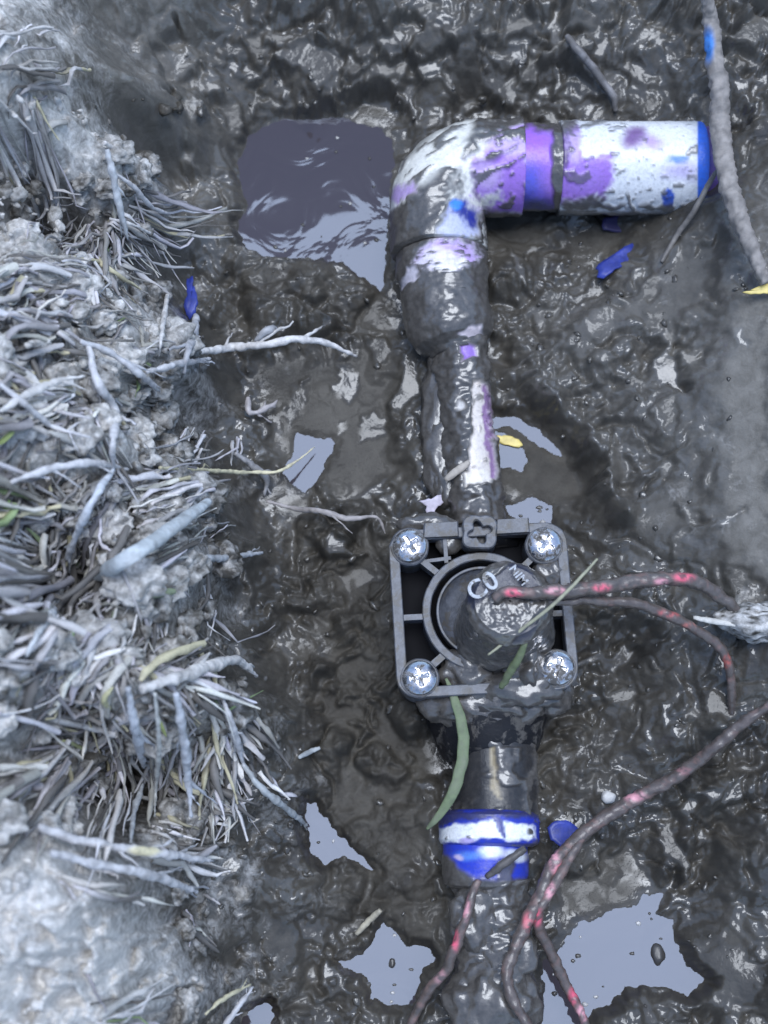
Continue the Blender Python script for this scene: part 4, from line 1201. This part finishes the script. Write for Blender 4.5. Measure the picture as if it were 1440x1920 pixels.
for pix, w, col, lab, off, fl in ST:
    pf = None
    off = [q + (.008 if a_[0] < 470 else .003) for q, a_ in zip(off, pix)]
    if 'yellow patch' in lab: pf = lambda p: p.disc(270, 1596, 30, 10, STRAWY, 0, soft=.3)
    strand('stalk', pix, w, lab, 'stalk', g, M_STRAW, col, .3, off=off, nv=14, flat=fl, rough=.5 if fl > .15 else .08, paintfn=pf, follow=False, taper=.55, shoots=0 if fl < .15 else 1 + (w > 11) * 2)
GB = [
 ([(128,1135),(133,1170),(138,1202)], 10, 'small bright green blade in the dark hollow', [.006,.012,.006]),
 ([(235,1122),(280,1116),(338,1106)], 15, 'pale green blade lying beneath the broad grey blade', [.006,.010,.008]),
 ([(-5,985),(10,955),(18,938)], 11, 'bright green blade at the left edge of the picture', [.004,.010,.014]),
 ([(-5,835),(15,818),(28,806)], 12, 'yellow-green blade at the left edge, above the bright one', [.004,.010,.012]),
 ([(50,990),(80,1020),(98,1062),(130,1072)], 13, 'dull green blade bending into the stalks', [.008,.012,.010,.006]),
 ([(100,1080),(140,1062),(180,1052)], 12, 'grey-green blade left of the broad grey blade', [.008,.012,.010]),
 ([(208,1330),(195,1312),(212,1288)], 12, 'curled yellowish blade above the hanging roots', [.006,.012,.010]),
 ([(292,1335),(300,1355),(312,1382)], 7, 'tiny yellow-green blade among the hanging roots', [.020,.026,.022]),
 ([(108,1402),(125,1390),(185,1422)], 8, 'thin yellow-green blade forking on the dark bank', [.008,.012,.008]),
]
for k, (pix, w, lab, off) in enumerate(GB):
    strand('green_grass', pix, w, lab, 'grass blade', 'green blades on the left bank', M_STRAW, [(.24,.42,.10), (.36,.42,.26), (.34,.58,.16), (.42,.5,.18), (.24,.30,.16), (.36,.42,.30), (.5,.48,.28), (.5,.54,.2), (.45,.48,.25)][k], .1, off=off, nv=10, flat=.3, rough=.06, follow=False, taper=.15)

# small loose pieces
def scrap(name, poly, off, mat, label, cat, thick=.0012, curl=.0015, group=None, zs=None, seed=0):
    """bent flake with real thickness, outline traced at its own place"""
    poly = np.array(poly, float)
    sz_ = np.ptp(poly, axis=0).max()
    for _k in range(2):
        mid = (poly + np.roll(poly, -1, 0)) / 2 + rng.normal(size=poly.shape) * sz_ * (.03 if _k == 0 else .014)
        poly = np.stack([poly, mid], 1).reshape(-1, 2)
    c = poly.mean(0)
    base = G(*c, off) if zs is None else P(*c, zs)
    rings = []
    for k_ in (0, .35, .7, 1):
        rings.append(np.array([P(*(c + (q - c) * k_), base[2]) for q in poly]))
    n_ = len(poly)
    def shape(w, dz):
        d = w - base
        z = curl * np.sin(d[:, 0] / .006 + seed) + curl * np.cos(d[:, 1] / .005 + seed)
        return np.stack([w[:, 0], w[:, 1], base[2] + z + dz], 1)
    t_ = [shape(r_, thick / 2) for r_ in rings]; b_ = [shape(r_, -thick / 2) for r_ in rings]
    v, f = loft([t_[0] + 0] + t_[1:] + b_[::-1][:3] + [b_[0]], cap=(False, False))
    f = [q for q in f]
    o = mesh_np(name, v, f, mat, smooth=True)
    return link(recentre(o), None, label, cat, group)
gs = 'blue plastic scraps'
scrap('blue_scrap_and_shadow', [(350,522),(362,518),(366,545),(373,572),(368,590),(356,602),(348,585),(352,555)], .016, M_BLUE, 'dark blue scrap standing at the bank edge above a muddy stub', 'scrap', group=gs, seed=1)
scrap('blue_scrap_and_shadow', [(1116,505),(1150,478),(1180,458),(1196,462),(1188,485),(1160,505),(1130,526),(1118,522)], .003, M_BLUE, 'bright blue oblong scrap lying on mud under the pipe stub', 'scrap', group=gs, seed=2)
scrap('blue_scrap_and_shadow', [(1026,1552),(1040,1540),(1068,1540),(1088,1556),(1082,1578),(1056,1592),(1032,1575)], .010, M_BLUE, 'blue scrap pressed in mud between collar and diagonal wire', 'scrap', group=gs, seed=3)
scrap('blue_scrap_and_shadow', [(1130,412),(1160,404),(1192,402),(1190,424),(1160,432),(1132,430)], .001, simple('navy_shadow', (.03,.025,.09), .5), 'dark navy sheet standing in for a shadow stain right below the pipe stub', 'scrap', group=gs, seed=4)  # dark sheet laid in for the shadow stain under the pipe
scrap('pale_flake', [(785,940),(808,936),(832,924),(836,940),(822,948),(814,965),(803,964),(800,948)], .006, M_PALE, 'lilac-white jagged flake on mud at the top of the valve', 'flake', seed=5)
scrap('yellow_leaf_and_glint', [(1392,548),(1412,542),(1436,534),(1460,538),(1455,552),(1425,552)], .006, M_YELLOW, 'yellow leaf at the lower end of the twig on the right', 'leaf', seed=6, thick=.0006)
scrap('yellow_leaf_and_glint', [(926,818),(945,816),(972,824),(980,836),(968,839),(940,832)], .0012, M_YELLOW, 'small yellow chip standing in for a sun reflection in the pool beside the thin pipe', 'leaf', seed=7, thick=.0005, curl=.0003)  # solid yellow chip added in place of a sun reflection on the water
strand('straw', [(835,900),(855,884),(880,866)], 15, 'short split straw lying left of the exposed white pipe strip', 'straw', None, M_STRAW, (.45,.40,.34), .3, zs=[.036,.037,.038], nv=12, flat=.6)
strand('straw', [(668,1752),(690,1728),(714,1706)], 12, 'curled tan straw at the left end of the bottom middle puddle', 'straw', None, M_STRAW, (.5,.45,.34), .3, off=[.004,.006,.005], nv=12)
strand('stick', [(912,1645),(945,1620),(985,1590)], 14, 'muddy dark stick lying across the blue collar', 'stick', None, M_STRAW, (.10,.09,.085), .7, zs=[.045,.048,.049], nv=12)
strand('straw', [(560,1420),(585,1408),(600,1402)], 10, 'single pale straw bit on dark mud in the trench', 'straw', None, M_STRAW, (.4,.42,.42), .2, off=[.003,.004,.003], nv=10, flat=.5)
def stone(px, py, w, h, z_, label, mat, seed):
    me = bmesh.new(); bmesh.ops.create_icosphere(me, subdivisions=3, radius=1)
    v = np.array([q.co[:] for q in me.verts]); f = [[q_.index for q_ in q.verts] for q in me.faces]; me.free()
    k = mpp(px, py, .02)
    v = v * (1 + .28 * pn3(v * 1.3 + seed, seed))[:, None] * np.array([w * k / 2, h * k / 2, min(w, h) * k / 2.6])
    c = G(px, py, z_)
    o = recentre(mesh_np('pebble', v + c, f, mat)); link(o, None, label, 'pebble', 'small pebbles in the mud')
M_PEB = simple('pebble_stone', (.55, .53, .5), .5, nscale=200, bscale=500)
stone(303, 465, 20, 26, .002, 'pale oval pebble on the slope below the upper clump', M_PEB, 1)
stone(1140, 1495, 28, 24, .003, 'round grey pebble beside the diagonal wire above the blue scrap', M_PEB, 2)
stone(1378, 1152, 26, 30, .003, 'cream pebble beside the end of the arching wire', M_PEB, 3)
stone(1232, 1790, 30, 42, .002, 'dark mud-coated pebble standing in the big bottom right puddle', simple('dark_stone', (.05,.046,.042), .3, bscale=500), 4)
stone(735, 1806, 20, 26, .002, 'dark pebble in the middle of the bottom middle puddle', bpy.data.materials['dark_stone'], 5)

def clump(px, py, z, rx, ry, rz, seed, label):
    o = mudlump('mud_clump', px, py, z, rx, ry, rz, None, seed)
    me = o.data
    me.materials.clear(); me.materials.append(M_MUD)
    k_ = len(me.vertices)
    for nm, val in (('dry', .5), ('gloss', .15)):
        at = me.attributes.new(nm, 'FLOAT', 'POINT'); at.data.foreach_set('value', np.clip(val + .3 * rng.normal(size=k_), 0, 1).astype(np.float32))
    return link(recentre(o), None, label, 'mud clump')
clump(1428, 1165, .064, .022, .009, .009, 61, 'pale dried mud clump at the right edge where the wires go in')
strand('straw', [(1300,1158),(1345,1166),(1385,1172)], 11, 'cream straw lying beside the pale clump on the right', 'straw', None, M_STRAW, (.62,.6,.55), .2, zs=[.066,.068,.069], nv=10, flat=.6)

# ------------------------------------------------------------------ dead grass mat and mud crumbs (uncountable)
def hatch(parts, name, mat, attrs):
    v = np.concatenate([q[0] for q in parts]); o_ = 0; fs = []
    for q in parts: fs.append(q[1] + o_); o_ += len(q[0])
    at = {k_: np.concatenate([q[2][k_] for q in parts]) for k_ in attrs}
    return mesh_np(name, v, np.concatenate(fs), mat, attrs=at)

ZONES = [  # pixel ellipse, main direction (degrees, image sense), spread, count, width px
 ((110,330,130,70), 20, 60, 300, 6), ((180,420,90,70), 80, 35, 260, 5), ((90,560,170,80), 150, 30, 260, 7), ((180,680,180,80), 160, 40, 340, 7),
 ((150,830,230,110), 170, 55, 560, 7), ((120,1000,220,90), 140, 60, 460, 7), ((200,1130,200,90), 120, 60, 420, 7), ((250,1260,190,80), 90, 60, 420, 7),
 ((300,1400,130,120), 88, 25, 420, 6), ((110,1420,140,120), 110, 70, 260, 7), ((420,1400,60,110), 65, 25, 130, 5), ((180,1590,180,50), 12, 25, 90, 8), ((300,1720,80,70), 60, 70, 16, 5), ((60,200,90,160), 100, 60, 120, 6), ((380,850,70,90), 110, 60, 120, 5), ((390,1020,50,90), 100, 60, 110, 5), ((150,1850,200,80), 60, 80, 40, 6),
]
parts = []
for (cx_, cy_, ex, ey), ang, spr, cnt, wpx in ZONES:
    left = int(cnt * .34)
    while left > 0:
        m_ = min(left, int(rng.integers(4, 16))); left -= m_
        r_, t_ = math.sqrt(rng.random()), rng.random() * 6.283
        tx, ty = cx_ + ex * r_ * math.cos(t_), cy_ + ey * r_ * math.sin(t_)
        tang = ang + rng.normal() * spr * .7
        tl = rng.uniform(.014, .046); tup = rng.uniform(.2, 1); tone0 = rng.uniform(.28, .74)
        tsp = rng.uniform(6, 26); tfan = rng.uniform(3, 15); tw = rng.uniform(.7, 1.5)
        for _ in range(m_):
            px, py = tx + rng.normal() * tsp, ty + rng.normal() * tsp
            p0 = P(px, py, .08)
            p0 = P(px, py, float(gz(p0[0], p0[1])[0]))
            th = -math.radians(tang + rng.normal() * tfan)
            ln = max(.006, tl * rng.uniform(.4, 1.25))
            k_ = 9
            s = np.linspace(0, 1, k_)
            th_s = th + rng.normal() * .22 * s + .12 * np.sin(s * rng.uniform(2, 9) + rng.random() * 6) + (s > rng.uniform(.3, 1.4)) * rng.normal() * .7
            xy = np.cumsum(np.stack([np.cos(th_s), np.sin(th_s)], 1) * ln / k_, 0) + p0[:2]
            z = gz(xy[:, 0], xy[:, 1])
            lift = rng.uniform(-.001, .012) * tup
            z = z.max() * .5 + z * .5 + lift * np.sin(s * rng.uniform(1.6, 3.1)) + rng.normal() * .002 * s
            rad = .78 * wpx * tw * (min(1.7, .4 + rng.exponential(.5)) + (1.6 if rng.random() < .04 else 0)) * .000255 * (1 - .75 * s ** 2.5) * (.75 + .25 * np.sin(s * 3.14)) * (1 + .25 * rng.normal(size=k_))
            rad = np.clip(rad, .00012, ln * .055)
            v, f, n = sweep(np.stack([xy[:, 0], xy[:, 1], z], 1), rad, 6, False, False)
            c3 = np.repeat(np.stack([xy[:, 0], xy[:, 1], z], 1), 6, 0)
            fl = rng.choice([.16, .25, .6])
            nz = np.abs(n[:, 2:3]); v = c3 + (v - c3) * np.concatenate([np.ones((len(v), 2)), np.full((len(v), 1), fl)], 1)
            v = v + n * (.3 * rad.mean() * rng.normal(size=len(v)))[:, None]
            q = rng.random()
            tone = np.clip(tone0 * rng.uniform(.7, 1.3), .14, .85)
            col = np.array([tone, tone * rng.uniform(.94, .99), tone * rng.uniform(.86, 1.03)])
            if q < .05: col = np.array(STRAWY) * rng.uniform(.7, 1)
            elif q < .062: col = np.array(GRN) * rng.uniform(.8, 1.3)
            elif q < .22: col = np.array([.15, .14, .13]) * rng.uniform(.6, 1.3)
            md = np.clip(.5 + pn3(v / .006 + rng.random() * 9, 5) - rng.uniform(.2, 1.0), 0, .8)
            parts.append((v, f, {'paint': np.tile(col, (len(v), 1)) * (1 + .2 * pn3(v / .003, 6)[:, None]), 'mud': md}))
mat_ = hatch(parts, 'dead_grass_mat', M_STRAW, ('paint', 'mud'))
link(mat_, None, 'mat of dead, mud-caked grass and rootlets on the left bank', 'grass', None, 'stuff')

bm = bmesh.new(); bmesh.ops.create_icosphere(bm, subdivisions=2, radius=1)
IV = np.array([q.co[:] for q in bm.verts]); IF = np.array([[w.index for w in q.verts] for q in bm.faces]); bm.free()
def crumbs(n_, xr, yr, smin, smax, ok, seed0, flatz=.65):
    out = []
    while len(out) < n_:
        px, py = rng.uniform(*xr), rng.uniform(*yr)
        p0 = P(px, py, .02); p0 = P(px, py, float(gz(p0[0], p0[1])[0])); z = float(gz(p0[0], p0[1])[0]); p0 = P(px, py, z)
        if not ok(px, py, p0, z): continue
        s = smin * (smax / smin) ** (rng.random() ** 1.6)
        an = rng.random() * 6.28; c, q = math.cos(an), math.sin(an)
        el = rng.uniform(.6, 1.6)
        v = IV * (1 + .6 * pn3(IV * 1.1 + rng.random() * 50, 2) + .35 * pn3(IV * 3.1 + rng.random() * 50, 3))[:, None]
        v = v * np.array([s * el, s / el ** .5, s * flatz])
        v = np.stack([v[:, 0] * c - v[:, 1] * q, v[:, 0] * q + v[:, 1] * c, v[:, 2]], 1) + np.array([p0[0], p0[1], z - s * .12])
        out.append((v, p0, z))
    return out
def wetok(px, py, p0, z):
    if z < .0024: return False
    return True
cr_ = crumbs(500, (240, 1460), (-40, 1960), .0008, .0024, lambda px, py, p0, z: z > .003 and not (px > 1370 and 560 < py < 1060) and pn(np.array([px / 90.]), np.array([py / 90.]), 5)[0] > -.1, 1)
parts = [(v, IF, {'dry': np.full(len(v), float(np.clip(bil(LD, np.array([p0[0]]), np.array([p0[1]]), lx, ly)[0], 0, 1)) * .8), 'gloss': np.full(len(v), rng.uniform(.5, 1))}) for v, p0, z in cr_]
o = hatch(parts, 'mud_crumbs', M_MUD, ('dry', 'gloss'))
link(o, None, 'crumbs and small clods of wet mud strewn over the trench', 'mud', None, 'stuff')
cr_ = crumbs(1500, (-40, 470), (180, 1960), .0008, .0045, lambda px, py, p0, z: z > .045 and not (py > 1560 and px < 300 and rng.random() < .8), 2, .8)
parts = [(v, IF, {'dry': np.clip(rng.uniform(.6, 1.2) * bil(LD, np.array([p0[0]]), np.array([p0[1]]), lx, ly)[0], 0, 1) * np.ones(len(v)), 'gloss': np.full(len(v), .2)}) for v, p0, z in cr_]
o = hatch(parts, 'soil_crumbs', M_MUD, ('dry', 'gloss'))
link(o, None, 'pale dry crumbs of soil on the left bank', 'soil', None, 'stuff')

parts = []
for _ in range(70):
    poly = WATER[int(rng.choice([0, 0, 4, 5, 6, 7, 7, 7]))]
    q = np.array(poly, float); px, py = rng.uniform(q[:, 0].min(), q[:, 0].max()), rng.uniform(q[:, 1].min(), q[:, 1].max())
    if inpoly(np.array([px]), np.array([py]), poly)[0] < 6: continue
    s = rng.uniform(.0004, .0012)
    v = IV * (1 + .5 * pn3(IV * 1.3 + rng.random() * 50, 2))[:, None] * np.array([s * rng.uniform(.7, 1.8), s, s * .5]) + P(px, py, .0002)
    parts.append((v, IF, {'dry': np.full(len(v), rng.choice([0., .15, .7])), 'gloss': np.full(len(v), .6)}))
o = hatch(parts, 'floating_specks', M_MUD, ('dry', 'gloss'))
link(o, None, 'tiny specks of dirt floating on the puddles', 'specks', None, 'stuff')

# broken clods of pale soil between the tufts
bm = bmesh.new(); bmesh.ops.create_icosphere(bm, subdivisions=4, radius=1)
IV4 = np.array([q.co[:] for q in bm.verts]); IF4 = np.array([[w.index for w in q.verts] for q in bm.faces]); bm.free()
parts = []
while len(parts) < 190:
    px, py = rng.uniform(-30, 450), rng.uniform(230, 1950)
    p0 = P(px, py, .09); z = float(gz(p0[0], p0[1])[0]); p0 = P(px, py, z); z = float(gz(p0[0], p0[1])[0])
    if z < .06 or (py > 1560 and px < 330): continue
    s = rng.uniform(.003, .0095) if rng.random() < .7 else rng.uniform(.002, .005)
    o_ = rng.random() * 50
    v = IV4 * (1 + .5 * pn3(IV4 * 1.1 + o_, 2) + .32 * pn3(IV4 * 2.6 + o_, 3) + .2 * np.abs(pn3(IV4 * 5.5 + o_, 4)) + .12 * pn3(IV4 * 11 + o_, 6))[:, None]
    v = v * np.array([s * rng.uniform(.8, 1.5), s, s * .7]) + np.array([p0[0], p0[1], z + s * .1])
    d_ = float(np.clip(bil(LD, np.array([p0[0]]), np.array([p0[1]]), lx, ly)[0], .3, 1))
    parts.append((v, IF4, {'dry': np.clip(rng.uniform(.55, 1.15) * d_ + .4 * pn3(v / .004, 7), 0, 1), 'gloss': np.full(len(v), .25)}))
o = hatch(parts, 'soil_clods', M_MUD, ('dry', 'gloss'))
link(o, None, 'pale broken clods of soil between the dead tufts', 'soil', None, 'stuff')
